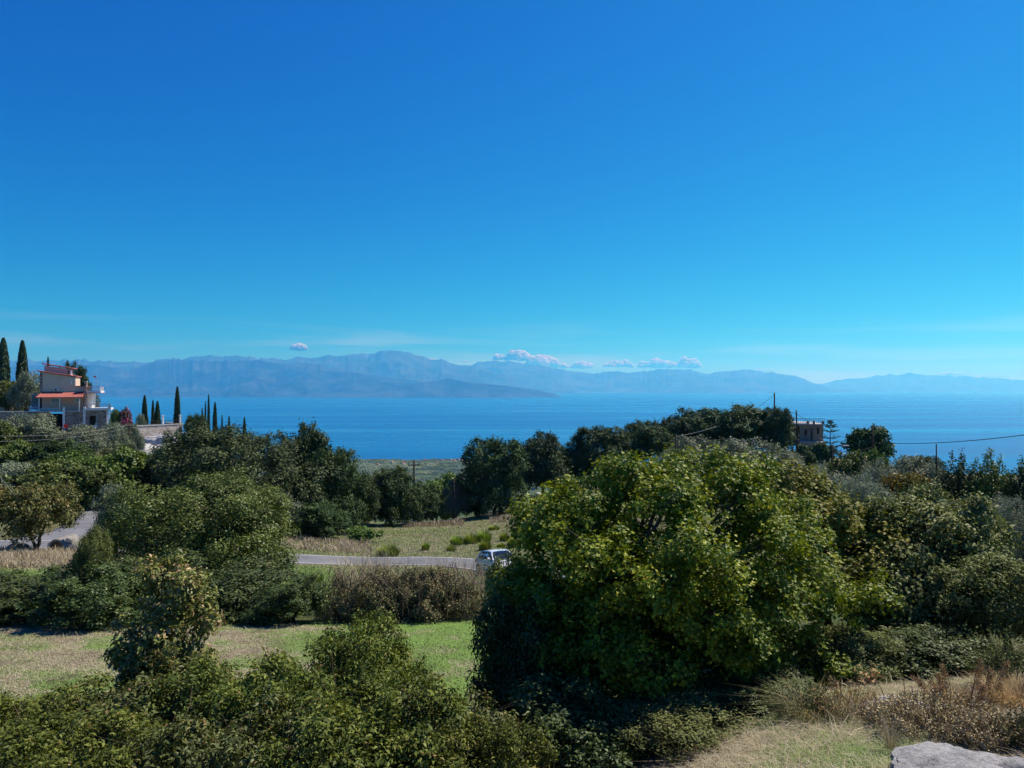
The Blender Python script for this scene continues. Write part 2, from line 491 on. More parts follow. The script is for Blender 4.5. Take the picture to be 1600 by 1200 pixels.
def mountains(name, prof, d0, d1, mat, seed, cell, rough, back=6000):
    """range whose crest passes through the skyline points prof (column,row) at depth d1; its foot stands in the sea at d0"""
    p = np.array(prof, float)
    px = np.linspace(p[0, 0], p[-1, 0], 760)
    row = np.interp(px, p[:, 0], p[:, 1])
    nf, nb = 70, 14
    t = np.concatenate([np.linspace(0, 1, nf), 1 + np.linspace(0, 1, nb + 1)[1:]])
    Tm, PX = np.meshgrid(t, px, indexing='ij')
    d1v = d1 + 900 * (fbm2(PX * 0.012, PX * 0, 3, seed + 3) - 0.5)
    d0v = d0 + 1500 * (fbm2(PX * 0.02, PX * 0, 4, seed + 4) - 0.5)
    D = np.where(Tm <= 1, d0v + (d1v - d0v) * Tm, d1v + back * (Tm - 1))
    x = (PX - 800) / F * D
    zr = -(np.broadcast_to(row, PX.shape) - HORIZON) / F * d1v
    rise_k = (zr - SEA_Z) / 1500.0
    zr = zr + (d1 / 34000.0) * np.clip(rise_k * 190, 15, 190) * (ridged2(PX * 0.055, PX * 0, 5, seed + 7) ** 2 - 0.42)
    rise = np.maximum(zr - SEA_Z, 15.0)
    n = ridged2(x / cell, D / cell, 5, seed)
    f = np.where(Tm <= 1, 0.25 * Tm + 0.75 * Tm ** 1.7, 1 - 0.5 * (Tm - 1))
    env = np.where(Tm <= 1, np.clip(4.2 * Tm * (1.0 - Tm), 0, 1) ** 0.8, np.clip((Tm - 1) * 2, 0, 0.5))
    z = SEA_Z - 12 + (rise + 12) * f + rise * rough * env * (n - 0.62)
    lim = np.where(Tm < 1, (zr / d1v) * D - 6.0 * (1 - Tm) * 10, z)
    z = np.where(Tm < 1, np.minimum(z, lim), z)
    z = np.where(Tm > 1, np.minimum(z, (zr / d1v) * D - 60.0 * (Tm - 1) * 10), z)
    V = np.stack([x, D, z], -1).reshape(-1, 3)
    return tag(mesh_obj(name, make_mesh(name, V, grid_faces(*PX.shape), mat, True)), kind='structure')

SKY_L = [(-500, 566), (-250, 560), (0, 561), (60, 563), (100, 562), (160, 563), (230, 565), (250, 561), (285, 561), (300, 556), (340, 557), (370, 555), (390, 556),
         (405, 561), (425, 560), (450, 561), (465, 557), (490, 559), (525, 555), (550, 553), (575, 554), (595, 550), (620, 548), (640, 552), (665, 559),
         (690, 562), (715, 569), (730, 571), (760, 578), (800, 590), (830, 606)]
SKY_M = [(660, 606), (690, 585), (730, 571), (755, 566), (770, 563), (800, 565), (825, 567), (850, 572), (875, 576), (900, 579), (925, 583), (953, 581), (1004, 581), (1026, 577),
         (1060, 576), (1088, 579), (1105, 584), (1127, 580), (1178, 577), (1195, 581), (1223, 584), (1246, 589), (1268, 597), (1300, 606), (1340, 611)]
SKY_R = [(1180, 611), (1240, 603), (1285, 599), (1307, 594), (1347, 590), (1386, 585), (1431, 584), (1487, 587), (1544, 590), (1600, 594), (1750, 589), (1950, 597), (2200, 592)]
FRONT = [(-400, 572), (-100, 575), (60, 572), (110, 568), (150, 570), (200, 577), (240, 566), (270, 562), (330, 564), (400, 563), (440, 568), (480, 566), (520, 575), (570, 584),
         (610, 590), (660, 596), (720, 604), (770, 614)]
HEAD = [(470, 618), (540, 611), (610, 604), (675, 596), (700, 592), (745, 598), (800, 604), (840, 609), (868, 616), (880, 621)]
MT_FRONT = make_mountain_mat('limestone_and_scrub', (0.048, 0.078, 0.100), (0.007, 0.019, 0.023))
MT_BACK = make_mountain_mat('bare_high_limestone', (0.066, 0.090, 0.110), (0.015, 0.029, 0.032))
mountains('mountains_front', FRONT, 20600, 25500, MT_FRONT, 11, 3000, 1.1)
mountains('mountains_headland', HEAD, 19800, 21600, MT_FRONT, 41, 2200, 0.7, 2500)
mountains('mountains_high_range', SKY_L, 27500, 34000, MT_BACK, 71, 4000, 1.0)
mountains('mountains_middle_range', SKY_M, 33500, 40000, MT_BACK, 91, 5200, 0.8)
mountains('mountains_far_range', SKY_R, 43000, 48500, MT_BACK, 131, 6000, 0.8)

# ------------------------------------------------------------------ haze
HAZE_TOP = 1720.0
hb = MB(); hb.box(-BOX, BOX, -3000, BOX, SEA_Z - 14, HAZE_TOP)
hm, hns, hls, hout = mat_new('blue_haze')
pv = hns.new('ShaderNodeVolumePrincipled')
pv.inputs['Color'].default_value = (0.075, 0.50, 1.0, 1)
pv.inputs['Absorption Color'].default_value = (1, 1, 1, 1)
pv.inputs['Density'].default_value = 5.4e-5
pv.inputs['Anisotropy'].default_value = 0.45
hls.new(pv.outputs[0], hout.inputs['Volume'])
haze = tag(hb.build('haze', hm), kind='stuff')

# ------------------------------------------------------------------ clouds beyond the mountains, outside the haze
def make_cloud_mat():
    m, ns, ls, out = mat_new('cumulus_white')
    b = ns.new('ShaderNodeBsdfDiffuse'); b.inputs['Color'].default_value = (0.90, 0.96, 0.99, 1)
    t = ns.new('ShaderNodeBsdfTranslucent'); t.inputs['Color'].default_value = (0.90, 0.96, 0.99, 1)
    mx = ns.new('ShaderNodeMixShader'); mx.inputs[0].default_value = 0.6
    ls.new(b.outputs[0], mx.inputs[1]); ls.new(t.outputs[0], mx.inputs[2]); ls.new(mx.outputs[0], out.inputs['Surface'])
    return m
CLOUD_MAT = make_cloud_mat()
def cloud(px, py, w, h, n, seed, label, d=67000.0):
    n = int(n * 1.8)
    rg = np.random.default_rng(seed)
    sc = d / F
    bm = bmesh.new()
    for i in range(n):
        u = rg.random() * 2 - 1
        env = (1 - u * u) ** 0.5 * (0.55 + 0.6 * vnoise2(np.array([u * 2.2 + seed]), np.array([0.5]), 3)[0])
        z = h * (rg.random() ** 1.3) * env * (0.45 if h < 8 else 1.0)
        r = max(h * (0.11 + 0.18 * rg.random()) * (0.6 + 0.6 * env), 0.62 * w / n)
        u = (-1 + 2 * (i + 0.5) / n) if h < 7 else u
        m = Matrix.Translation((u * w * 0.5 * sc, rg.normal() * h * 0.3 * sc, z * sc)) @ Matrix.Diagonal((r * sc * 1.35, r * sc * 1.2, r * sc * 0.9, 1))
        bmesh.ops.create_icosphere(bm, subdivisions=2, radius=1.0, matrix=m)
    for i in range(9):
        u = -1 + 2 * (i + 0.5) / 9
        q = (1 - u * u) ** 0.5
        m = Matrix.Translation((u * w * 0.5 * sc, 0, h * 0.14 * sc)) @ Matrix.Diagonal((w * 0.09 * sc, h * 0.4 * sc, h * (0.10 + 0.16 * q) * sc, 1))
        bmesh.ops.create_icosphere(bm, subdivisions=2, radius=1.0, matrix=m)
    co = np.array([v.co[:] for v in bm.verts])
    dn = (vnoise3(co / (h * sc * 0.10), seed) - 0.5) * h * sc * 0.16
    for v, k in zip(bm.verts, dn):
        v.co += v.normal * k
    me = bpy.data.meshes.new('cloud'); bm.to_mesh(me); bm.free()
    me.materials.append(CLOUD_MAT)
    me.polygons.foreach_set('use_smooth', np.ones(len(me.polygons), dtype=bool))
    p = P(px, py + h * 0.5, d)
    return tag(mesh_obj('cloud', me, None, p), label, 'cloud', 'small white clouds above the far mountains')
cloud(467, 541, 25, 10, 26, 1, 'lone small cloud above the left mountains')
cloud(675, 560, 17, 7, 16, 2, 'tiny cloud just right of the highest summit')
cloud(725, 563, 10, 4, 8, 3, 'faint scrap of cloud between the summit and the cloud bank')
cloud(783, 557, 26, 9, 20, 4, 'left end puff of the cloud bank on the middle range')
cloud(812, 554, 40, 15, 40, 5, 'rounded cloud at the top of the cloud bank')
cloud(848, 561, 48, 19, 50, 6, 'largest cloud of the bank, sloping down to the right')
cloud(876, 570, 26, 8, 22, 7, 'low tail of the cloud bank on the mountain slope')
cloud(909, 568, 32, 12, 30, 8, 'separate round cloud right of the cloud bank')
cloud(967, 567, 46, 11, 36, 9, 'flat cloud in the middle of the row over the far range')
cloud(1026, 566, 58, 13, 46, 10, 'long cloud in the row over the far range')
cloud(1076, 565, 36, 15, 34, 11, 'puffy cloud at the right end of the row')
cloud(1194, 577, 26, 5, 22, 12, 'thin cloud lying on the far ridge')
cloud(1488, 582, 46, 7, 34, 13, 'thin pale cloud over the farthest range')
cloud(1552, 586, 54, 4, 20, 14, 'faint flat cloud near the right edge of the sky')

# ------------------------------------------------------------------ foliage materials
LEAF_GAIN = 1.75
def leaf_mat(name, stops, trans=0.3, tcol=(1.3, 1.25, 0.6), rough=0.5, spec=0.35, hue=0.02):
    """stops: ramp over the per-leaf value 'var'"""
    m, ns, ls, out = mat_new(name)
    at = ns.new('ShaderNodeAttribute'); at.attribute_name = 'var'
    r = ramp(ns, [(q, tuple(min(v * LEAF_GAIN, 0.8) for v in c)) for q, c in stops])
    ls.new(at.outputs['Fac'], r.inputs[0])
    oi = ns.new('ShaderNodeObjectInfo')
    hs = ns.new('ShaderNodeHueSaturation')
    mr = ns.new('ShaderNodeMapRange'); mr.inputs[3].default_value = 0.5 - hue; mr.inputs[4].default_value = 0.5 + hue
    mv = ns.new('ShaderNodeMapRange'); mv.inputs[3].default_value = 0.88; mv.inputs[4].default_value = 1.14
    ls.new(oi.outputs['Random'], mr.inputs[0]); ls.new(oi.outputs['Random'], mv.inputs[0])
    ls.new(mr.outputs[0], hs.inputs['Hue']); ls.new(mv.outputs[0], hs.inputs['Value']); ls.new(r.outputs[0], hs.inputs['Color'])
    b = ns.new('ShaderNodeBsdfPrincipled')
    ls.new(hs.outputs[0], b.inputs['Base Color'])
    b.inputs['Roughness'].default_value = rough
    b.inputs['Specular IOR Level'].default_value = spec
    t = ns.new('ShaderNodeBsdfTranslucent')
    tc = mixc(ns, ls, 1.0, hs.outputs[0], tcol, 'MULTIPLY')
    ls.new(tc, t.inputs['Color'])
    mx = ns.new('ShaderNodeMixShader'); mx.inputs[0].default_value = trans * 0.55
    ls.new(b.outputs[0], mx.inputs[1]); ls.new(t.outputs[0], mx.inputs[2])
    ls.new(mx.outputs[0], out.inputs['Surface'])
    return m

BARK = pbr('bark_grey_brown', (0.105, 0.082, 0.062), 0.9, 0.1, var=0.45, scale=9, bump=0.6, bscale=30)
TWIG = pbr('dry_twigs', (0.17, 0.125, 0.09), 0.9, 0.1, var=0.4, scale=12)

def G(c, k):
    return tuple(v * k for v in c)
LM = {}
LM['maple'] = leaf_mat('maple_leaves', [(0.0, (0.016, 0.030, 0.005)), (0.45, (0.054, 0.086, 0.008)), (0.85, (0.190, 0.205, 0.012)), (0.97, (0.21, 0.17, 0.02)), (0.995, (0.30, 0.07, 0.03))],
                       0.34, (1.4, 1.3, 0.5), 0.5, 0.22, 0.006)
LM['maple_thin'] = leaf_mat('yellowing_maple_leaves', [(0.0, (0.042, 0.056, 0.012)), (0.5, (0.10, 0.115, 0.018)), (0.85, (0.17, 0.165, 0.022)), (0.95, (0.20, 0.13, 0.03)), (1.0, (0.28, 0.08, 0.03))],
                            0.35, (1.3, 1.15, 0.5), 0.55, 0.16, 0.006)
LM['lentisk'] = leaf_mat('lentisk_leaves', [(0.0, (0.013, 0.023, 0.006)), (0.5, (0.052, 0.074, 0.014)), (0.86, (0.128, 0.150, 0.028)), (0.94, (0.15, 0.115, 0.045)), (1.0, (0.22, 0.12, 0.06))],
                         0.28, (1.3, 1.2, 0.6), 0.55, 0.16, 0.010)
LM['lentisk_brown'] = leaf_mat('lentisk_leaves_red_tipped', [(0.0, (0.022, 0.032, 0.010)), (0.5, (0.056, 0.074, 0.022)), (0.78, (0.098, 0.115, 0.036)), (0.90, (0.14, 0.10, 0.045)), (1.0, (0.21, 0.11, 0.06))],
                               0.24, (1.2, 1.15, 0.6), 0.5, 0.22, 0.010)
LM['climber'] = leaf_mat('brown_tipped_leaves', [(0.0, (0.040, 0.055, 0.014)), (0.45, (0.095, 0.115, 0.026)), (0.68, (0.145, 0.150, 0.04)), (0.82, (0.22, 0.15, 0.075)), (1.0, (0.34, 0.22, 0.13))],
                         0.25, (1.2, 1.1, 0.6), 0.5, 0.35, 0.008)
LM['thicket'] = leaf_mat('thicket_leaves', [(0.0, (0.014, 0.026, 0.009)), (0.5, (0.038, 0.060, 0.018)), (0.9, (0.080, 0.105, 0.028)), (1.0, (0.12, 0.09, 0.05))],
                         0.26, (1.3, 1.2, 0.6), 0.5, 0.25, 0.012)
LM['glint'] = leaf_mat('leaves_with_painted_glints', [(0.0, (0.024, 0.036, 0.014)), (0.5, (0.076, 0.098, 0.030)), (0.86, (0.135, 0.150, 0.050)), (0.95, (0.115, 0.115, 0.06)), (1.0, (0.14, 0.12, 0.08))],  # the top stops paint greyish glints into the leaf colour
                       0.24, (1.2, 1.15, 0.6), 0.58, 0.13, 0.012)
LM['oak'] = leaf_mat('evergreen_oak_leaves', [(0.0, (0.010, 0.021, 0.008)), (0.5, (0.028, 0.050, 0.017)), (1.0, (0.068, 0.100, 0.034))],
                     0.18, (1.2, 1.2, 0.7), 0.6, 0.14, 0.014)
LM['oak_dark'] = leaf_mat('dark_oak_leaves', [(0.0, (0.010, 0.020, 0.010)), (0.5, (0.026, 0.046, 0.020)), (1.0, (0.058, 0.086, 0.034))],  # the dark oaks' own leaf colour
                          0.15, (1.2, 1.2, 0.7), 0.6, 0.14, 0.010)
LM['oak_olive'] = leaf_mat('olive_brown_oak_leaves', [(0.0, (0.014, 0.022, 0.010)), (0.5, (0.038, 0.051, 0.021)), (1.0, (0.082, 0.098, 0.042))],
                           0.18, (1.2, 1.15, 0.7), 0.6, 0.14, 0.010)
LM['bright'] = leaf_mat('bright_green_leaves', [(0.0, (0.022, 0.045, 0.008)), (0.5, (0.055, 0.098, 0.016)), (1.0, (0.115, 0.165, 0.030))],
                        0.3, (1.2, 1.2, 0.5), 0.5, 0.3, 0.016)
LM['pale'] = leaf_mat('pale_green_leaves', [(0.0, (0.016, 0.028, 0.007)), (0.5, (0.052, 0.074, 0.016)), (0.93, (0.112, 0.138, 0.031)), (1.0, (0.19, 0.13, 0.05))],
                      0.26, (1.2, 1.15, 0.6), 0.5, 0.3, 0.006)
LM['olive'] = leaf_mat('olive_leaves', [(0.0, (0.048, 0.062, 0.038)), (0.5, (0.110, 0.132, 0.080)), (1.0, (0.175, 0.195, 0.130))],
                       0.16, (1.1, 1.1, 0.8), 0.6, 0.16, 0.012)
LM['rusty'] = leaf_mat('rust_flecked_leaves', [(0.0, (0.028, 0.034, 0.010)), (0.5, (0.070, 0.080, 0.020)), (0.75, (0.090, 0.086, 0.024)), (1.0, (0.15, 0.078, 0.030))],
                       0.25, (1.2, 1.1, 0.6), 0.5, 0.3, 0.008)
LM['yellow'] = leaf_mat('yellow_orange_leaves', [(0.0, (0.035, 0.044, 0.010)), (0.45, (0.085, 0.085, 0.014)), (0.8, (0.15, 0.105, 0.018)), (1.0, (0.19, 0.08, 0.02))],
                        0.3, (1.2, 1.1, 0.5), 0.5, 0.3, 0.006)
LM['cypress'] = leaf_mat('cypress_foliage', [(0.0, (0.010, 0.020, 0.009)), (0.5, (0.024, 0.042, 0.018)), (1.0, (0.052, 0.078, 0.030))],
                         0.1, (1.2, 1.2, 0.6), 0.6, 0.2, 0.008)
LM['magenta'] = leaf_mat('bougainvillea_bracts', [(0.0, (0.030, 0.040, 0.018)), (0.35, (0.070, 0.070, 0.028)), (0.6, (0.14, 0.05, 0.06)), (1.0, (0.36, 0.03, 0.16))],
                         0.25, (1.1, 1.0, 1.0), 0.6, 0.2, 0.004)
LM['straw'] = leaf_mat('straw', [(0.0, (0.11, 0.085, 0.05)), (0.5, (0.225, 0.185, 0.12)), (1.0, (0.35, 0.30, 0.205))], 0.25, (1, 1, 0.9), 0.7, 0.2, 0.008)
LM['straw_gold'] = leaf_mat('golden_straw', [(0.0, (0.11, 0.07, 0.028)), (0.5, (0.22, 0.145, 0.06)), (1.0, (0.33, 0.235, 0.11))], 0.25, (1, 1, 0.9), 0.7, 0.2, 0.008)
LM['bronze'] = leaf_mat('dead_reed_plume', [(0.0, (0.10, 0.058, 0.024)), (0.5, (0.20, 0.125, 0.055)), (1.0, (0.32, 0.22, 0.11))], 0.25, (1, 1, 0.9), 0.7, 0.2, 0.006)
LM['silver'] = leaf_mat('silver_seed_heads', [(0.0, (0.07, 0.052, 0.030)), (0.45, (0.19, 0.145, 0.075)), (0.75, (0.32, 0.27, 0.155)), (1.0, (0.44, 0.39, 0.25))], 0.2, (1, 1, 0.9), 0.7, 0.2, 0.006)
LM['bramble'] = leaf_mat('bramble_leaves', [(0.0, (0.030, 0.036, 0.014)), (0.45, (0.070, 0.075, 0.028)), (0.75, (0.115, 0.105, 0.045)), (1.0, (0.21, 0.125, 0.065))],
                         0.2, (1.1, 1.0, 0.7), 0.55, 0.25, 0.006)
LM['tuft'] = leaf_mat('fresh_green_tufts', [(0.0, (0.055, 0.085, 0.012)), (0.5, (0.125, 0.185, 0.022)), (0.9, (0.21, 0.26, 0.04)), (1.0, (0.28, 0.20, 0.06))],
                      0.35, (1.2, 1.15, 0.5), 0.6, 0.2, 0.012)
LM['grass'] = leaf_mat('grass_blades', [(0.0, (0.15, 0.128, 0.082)), (0.30, (0.275, 0.245, 0.165)), (0.5, (0.18, 0.19, 0.09)), (0.62, (0.095, 0.145, 0.036)), (1.0, (0.130, 0.210, 0.048))],
                       0.25, (1.1, 1.1, 0.7), 0.7, 0.2, 0.0)

# ------------------------------------------------------------------ foliage geometry
def nrm(v):
    return v / np.maximum(np.linalg.norm(v, axis=1, keepdims=True), 1e-9)

def leaf_mesh(name, pos, nor, axis, L, W, mat, var, lobed=False, fold=0.18):
    """one small folded blade for each row of pos"""
    n = len(pos)
    axis = nrm(axis - nor * np.sum(axis * nor, 1, keepdims=True))
    side = np.cross(nor, axis)
    L = np.broadcast_to(L, (n,))[:, None]; W = np.broadcast_to(W, (n,))[:, None]
    if lobed:
        k = 6
        V = np.empty((n, k, 3))
        V[:, 0] = pos - axis * L * 0.45
        V[:, 1] = pos + side * W * 0.62 + axis * L * 0.10 + nor * L * fold
        V[:, 2] = pos + side * W * 0.20 + axis * L * 0.14 + nor * L * fold * 0.3
        V[:, 3] = pos + axis * L * 0.60
        V[:, 4] = pos - side * W * 0.20 + axis * L * 0.14 + nor * L * fold * 0.3
        V[:, 5] = pos - side * W * 0.62 + axis * L * 0.10 + nor * L * fold
        f = np.array([[0, 1, 2], [0, 2, 3], [0, 3, 4], [0, 4, 5]])
        fc = (np.arange(n)[:, None, None] * k + f[None]).reshape(-1, 3)
    else:
        k = 4
        V = np.empty((n, k, 3))
        V[:, 0] = pos - axis * L * 0.5
        V[:, 1] = pos + side * W * 0.5 + nor * L * fold
        V[:, 2] = pos + axis * L * 0.5
        V[:, 3] = pos - side * W * 0.5 + nor * L * fold
        fc = np.arange(n * k).reshape(n, k)
    return make_mesh(name, V.reshape(-1, 3), fc, mat, attr={'var': np.repeat(var, k)})

def rand_lobes(h, w, seed, n=9, low=0.12, top=1.0):
    """ellipsoids that fill a crown h high and w wide from near the ground up"""
    rg = np.random.default_rng(seed)
    out = [(0, 0, h * (low + top) / 2, w * 0.34, w * 0.34, h * (top - low) * 0.40)]
    for i in range(n):
        a = 2 * math.pi * (i + rg.random() * 0.7) / n * (1 if n < 7 else 2.3)
        t = rg.random()
        zc = h * (low + (top - low) * (0.16 + 0.66 * t))
        rr = w * 0.5 * (0.62 * math.sqrt(max(1 - (1.35 * (t - 0.36)) ** 2, 0.1))) * (0.75 + 0.35 * rg.random())
        r = w * (0.17 + 0.08 * rg.random())
        out.append((rr * math.cos(a), rr * math.sin(a), zc, r, r, min(r * (0.7 + 0.3 * rg.random()), h * top - zc)))
    return np.array(out)

def crown_points(lobes, n_leaf, per, clump_r, seed, hollow, fill, zmin, inner=0.5, sub=0.42, shoot=0.35):
    """boughs (lobes) carry sub-boughs, those carry leaf clumps on their outer and upper sides; hollows stay between them"""
    rg = np.random.default_rng(seed)
    c, r = lobes[:, :3], lobes[:, 3:] * 0.83
    mr = r.mean(1)
    # sub-boughs
    SC_, SR_, SD_ = [], [], []
    for i in range(len(lobes)):
        m = int(np.clip(round(15 * (mr[i] / np.median(mr)) ** 0.9), 5, 30))
        dv = nrm(rg.normal(size=(m * 3, 3)))
        dv = dv[dv[:, 2] > -0.75][:m]
        cc = c[i] + dv * r[i] * (0.66 + 0.36 * rg.random((len(dv), 1)))
        q = (((cc[:, None] - c[None]) / r[None]) ** 2).sum(2); q[:, i] = 9
        k = q.min(1) > inner
        SC_.append(cc[k]); SD_.append(dv[k])
        SR_.append(mr[i] * sub * (0.6 + 0.75 * rg.random(int(k.sum()))))
    C = np.vstack(SC_); Rr = np.concatenate(SR_); Dd = np.vstack(SD_)
    # a few shoots reach beyond the outline
    ns = int(len(C) * shoot)
    si = rg.choice(len(C), ns)
    sd = nrm(Dd[si] + np.array([0, 0, 0.8]) + rg.normal(size=(ns, 3)) * 0.35)
    C = np.vstack([C, C[si] + sd * Rr[si, None] * (0.65 + 0.4 * rg.random((ns, 1)))])
    Dd = np.vstack([Dd, sd]); Rr = np.concatenate([Rr, Rr[si] * (0.3 + 0.25 * rg.random(ns))])
    w = Rr ** 2; w = w / w.sum()
    need = max(int(n_leaf * (1 - fill) / per), 1)
    got = []; tot = 0
    freq = 1.0 / max(float(np.median(Rr)) * 0.8, 0.05)
    while tot < need:
        k = need * 3
        j = rg.choice(len(C), k, p=w)
        dv = nrm(rg.normal(size=(k, 3)) + Dd[j] * 0.55 + np.array([0, 0, 0.45]))
        p = C[j] + dv * Rr[j, None] * np.array([1, 1, 0.78]) * (0.70 + 0.42 * rg.random((k, 1)))
        q = (((p[:, None, :] - c[None]) / r[None]) ** 2).sum(2).min(1)
        ok = (q > inner * 0.8) & (p[:, 2] > zmin) & (vnoise3(p * freq, seed) > hollow * (0.7 + 0.6 * rg.random(k)))
        got.append(np.hstack([p[ok], dv[ok], vnoise3(C[j][ok] * freq * 0.5 + 3, seed + 5)[:, None]])); tot += int(ok.sum())
    a = np.vstack(got)[:need]
    p, dv, cvv = a[:, :3], a[:, 3:6], a[:, 6]
    cp = np.repeat(p, per, 0); cd = np.repeat(dv, per, 0)
    pos = cp + rg.normal(size=cp.shape) * clump_r * 0.42
    cvar = np.repeat(0.35 * rg.random(len(p)) + 0.65 * cvv, per)
    nf = int(n_leaf * fill)
    if nf:
        li = rg.choice(len(lobes), nf, p=mr ** 2 / (mr ** 2).sum())
        d2 = nrm(rg.normal(size=(nf, 3)))
        fp = c[li] + d2 * r[li] * (0.30 + 0.48 * rg.random((nf, 1)))
        keep = fp[:, 2] > zmin
        pos = np.vstack([pos, fp[keep]]); cd = np.vstack([cd, d2[keep]]); cvar = np.concatenate([cvar, 0.5 * rg.random(int(keep.sum()))])
    return pos, cd, cvar, p

def crown(name, lobes, n_leaf, L, W, mat, seed, per=16, clump_r=0.3, hollow=0.3, fill=0.25, zmin=0.1, up=0.4, rnd=0.5, lobed=False, droop=0.2, vspread=0.55, fold=0.18):
    pos, cd, cv, tips = crown_points(np.asarray(lobes, float), n_leaf, per, clump_r, seed, hollow, fill, zmin)
    rg = np.random.default_rng(seed + 99)
    n = len(pos)
    nor = nrm(cd * 0.95 + np.array([0, 0, up]) + rg.normal(size=(n, 3)) * rnd)
    ax = rg.normal(size=(n, 3)) + cd * 0.6 - np.array([0, 0, droop])
    s = 0.65 + 0.7 * rg.random(n)
    var = np.clip(0.18 + cv * 0.55 + vspread * (rg.random(n) - 0.32), 0, 1)
    # a very few leaves have turned colour
    return leaf_mesh(name, pos, nor, ax, L * s, W * s, mat, var, lobed, fold), tips

def limb(mb, a, b, r0, r1, rg, n=5, sag=0.12, sides=6):
    a, b = Vector(a), Vector(b)
    pts = []; ln = (b - a).length
    for i in range(n + 1):
        t = i / n
        p = a.lerp(b, t)
        j = sag * ln * math.sin(math.pi * t) * 0.5
        p += Vector((rg.normal() * j * 0.6, rg.normal() * j * 0.6, j * 0.5))
        pts.append(p)
    mb.tube(pts, [r0 + (r1 - r0) * i / n for i in range(n + 1)], sides)
    return pts

def trunk_mesh(name, lobes, tips, seed, r0, stems=1, twigs=40, mat=None, poke=0, poke_len=0.25):
    rg = np.random.default_rng(seed)
    mb = MB()
    lobes = np.asarray(lobes)
    zc = float(lobes[:, 2].mean())
    forks = []
    for s in range(stems):
        b = (rg.normal() * r0 * (2.5 if stems > 1 else 0.2), rg.normal() * r0 * (2.5 if stems > 1 else 0.2), -0.25)
        f = (float(lobes[:, 0].mean()) + rg.normal() * r0 * 3, float(lobes[:, 1].mean()) + rg.normal() * r0 * 3, zc * (0.45 + 0.2 * rg.random()))
        limb(mb, b, f, r0, r0 * 0.7, rg, 5, 0.1, 8)
        forks.append(f)
    ends = []
    for i, l in enumerate(lobes):
        f = forks[i % len(forks)]
        pts = limb(mb, f, l[:3], r0 * 0.5, r0 * 0.16, rg, 5, 0.16, 6)
        ends += pts[2:]
    E = np.array([tuple(e) for e in ends])
    if len(tips) and twigs:
        for t in tips[rg.choice(len(tips), min(twigs, len(tips)), replace=False)]:
            e = E[int(np.argmin(((E - t) ** 2).sum(1)))]
            limb(mb, e, t, r0 * 0.12, r0 * 0.03, rg, 3, 0.15, 4)
    if poke and len(tips):
        cen = lobes[:, :3].mean(0)
        for t in tips[rg.choice(len(tips), min(poke, len(tips)), replace=False)]:
            dv = (t - cen); dv /= np.linalg.norm(dv) + 1e-6
            dv = dv * 0.5 + np.array([0, 0, 0.7]) + rg.normal(size=3) * 0.35
            e = E[int(np.argmin(((E - t) ** 2).sum(1)))]
            limb(mb, e, t + dv * poke_len * (0.5 + rg.random()), r0 * 0.07, r0 * 0.03, rg, 3, 0.2, 3)
    return mb.mesh(name, mat or BARK)

PROTO = {}
def mesh_size(me):
    co = np.empty(len(me.vertices) * 3, dtype=np.float32); me.vertices.foreach_get('co', co); co = co.reshape(-1, 3)
    q = np.percentile(co, [1.0, 99.0], axis=0)
    return (float(((q[1] - q[0])[:2]).mean()), float(np.percentile(co[:, 2], 99.4)))
def proto(key, size, parts):
    """size (width, height); parts: list of (part name, mesh)"""
    PROTO[key] = (size, parts)

def plant(key, px, d, wpx, top, name, label, cat, group=None, rz=None, base=None, depth=1.0, dx=0.0):
    """stand a copy of a prototype on the ground at depth d under column px, wpx wide with its top at row top"""
    (w, h), parts = PROTO[key]
    x = X(px, d) + dx
    z = gz(x, d) if base is None else base
    H = Zr(top, d) - z
    W = wpx * d / F
    if rz is None:
        rz = (px * 12.9898 + d * 78.233) % 6.283
    root = empty(name, (x, d, z - 0.03 * H), rz, (W / w, W / w * depth, H * 1.03 / h))
    tag(root, label, cat, group)
    for pn, me in parts:
        mesh_obj(pn, me, root)
    return root

def tree_proto(key, w, h, seed, mat, n_leaf, L, W, r0, n_lobes=10, low=0.1, stems=1, per=16, clump=0.45, hollow=0.32, fill=0.22, twigs=30, up=0.4, rnd=0.5, top=0.97, poke=0, **kw):
    lb = rand_lobes(h, w, seed, n_lobes, low, top)
    cm, tips = crown(key + '_crown', lb, n_leaf, L, W, mat, seed, per, clump, hollow, fill, 0.05 * h, up, rnd, **kw)
    tm = trunk_mesh(key + '_trunk', lb, tips, seed, r0, stems, twigs, TWIG if poke else BARK, poke)
    proto(key, mesh_size(cm), [('trunk', tm), ('crown', cm)])

def blades(pos, height, width, lean, seed, var, curve=0.35, az=None):
    """bent grass blades, two quads each as triangles: returns V, F, var"""
    rg = np.random.default_rng(seed)
    n = len(pos)
    a = rg.random(n) * 6.283 if az is None else az
    d = np.stack([np.cos(a), np.sin(a), np.zeros(n)], 1)
    s = np.stack([-np.sin(a), np.cos(a), np.zeros(n)], 1)
    h = np.broadcast_to(height, (n,))[:, None]; w = np.broadcast_to(width, (n,))[:, None]; l = np.broadcast_to(lean, (n,))[:, None]
    V = np.empty((n, 5, 3))
    mid = pos + d * h * l * 0.4 + np.array([0, 0, 1.0]) * h * 0.55
    tip = pos + d * h * (l + curve * l) + np.array([0, 0, 1.0]) * h * np.clip(1 - 0.35 * l, 0.25, 1)
    V[:, 0] = pos - s * w * 0.5; V[:, 1] = pos + s * w * 0.5
    V[:, 2] = mid + s * w * 0.4; V[:, 3] = mid - s * w * 0.4; V[:, 4] = tip
    f = np.array([[0, 1, 2], [0, 2, 3], [3, 2, 4]])
    fc = (np.arange(n)[:, None, None] * 5 + f[None]).reshape(-1, 3)
    return V.reshape(-1, 3), fc, np.repeat(var, 5)

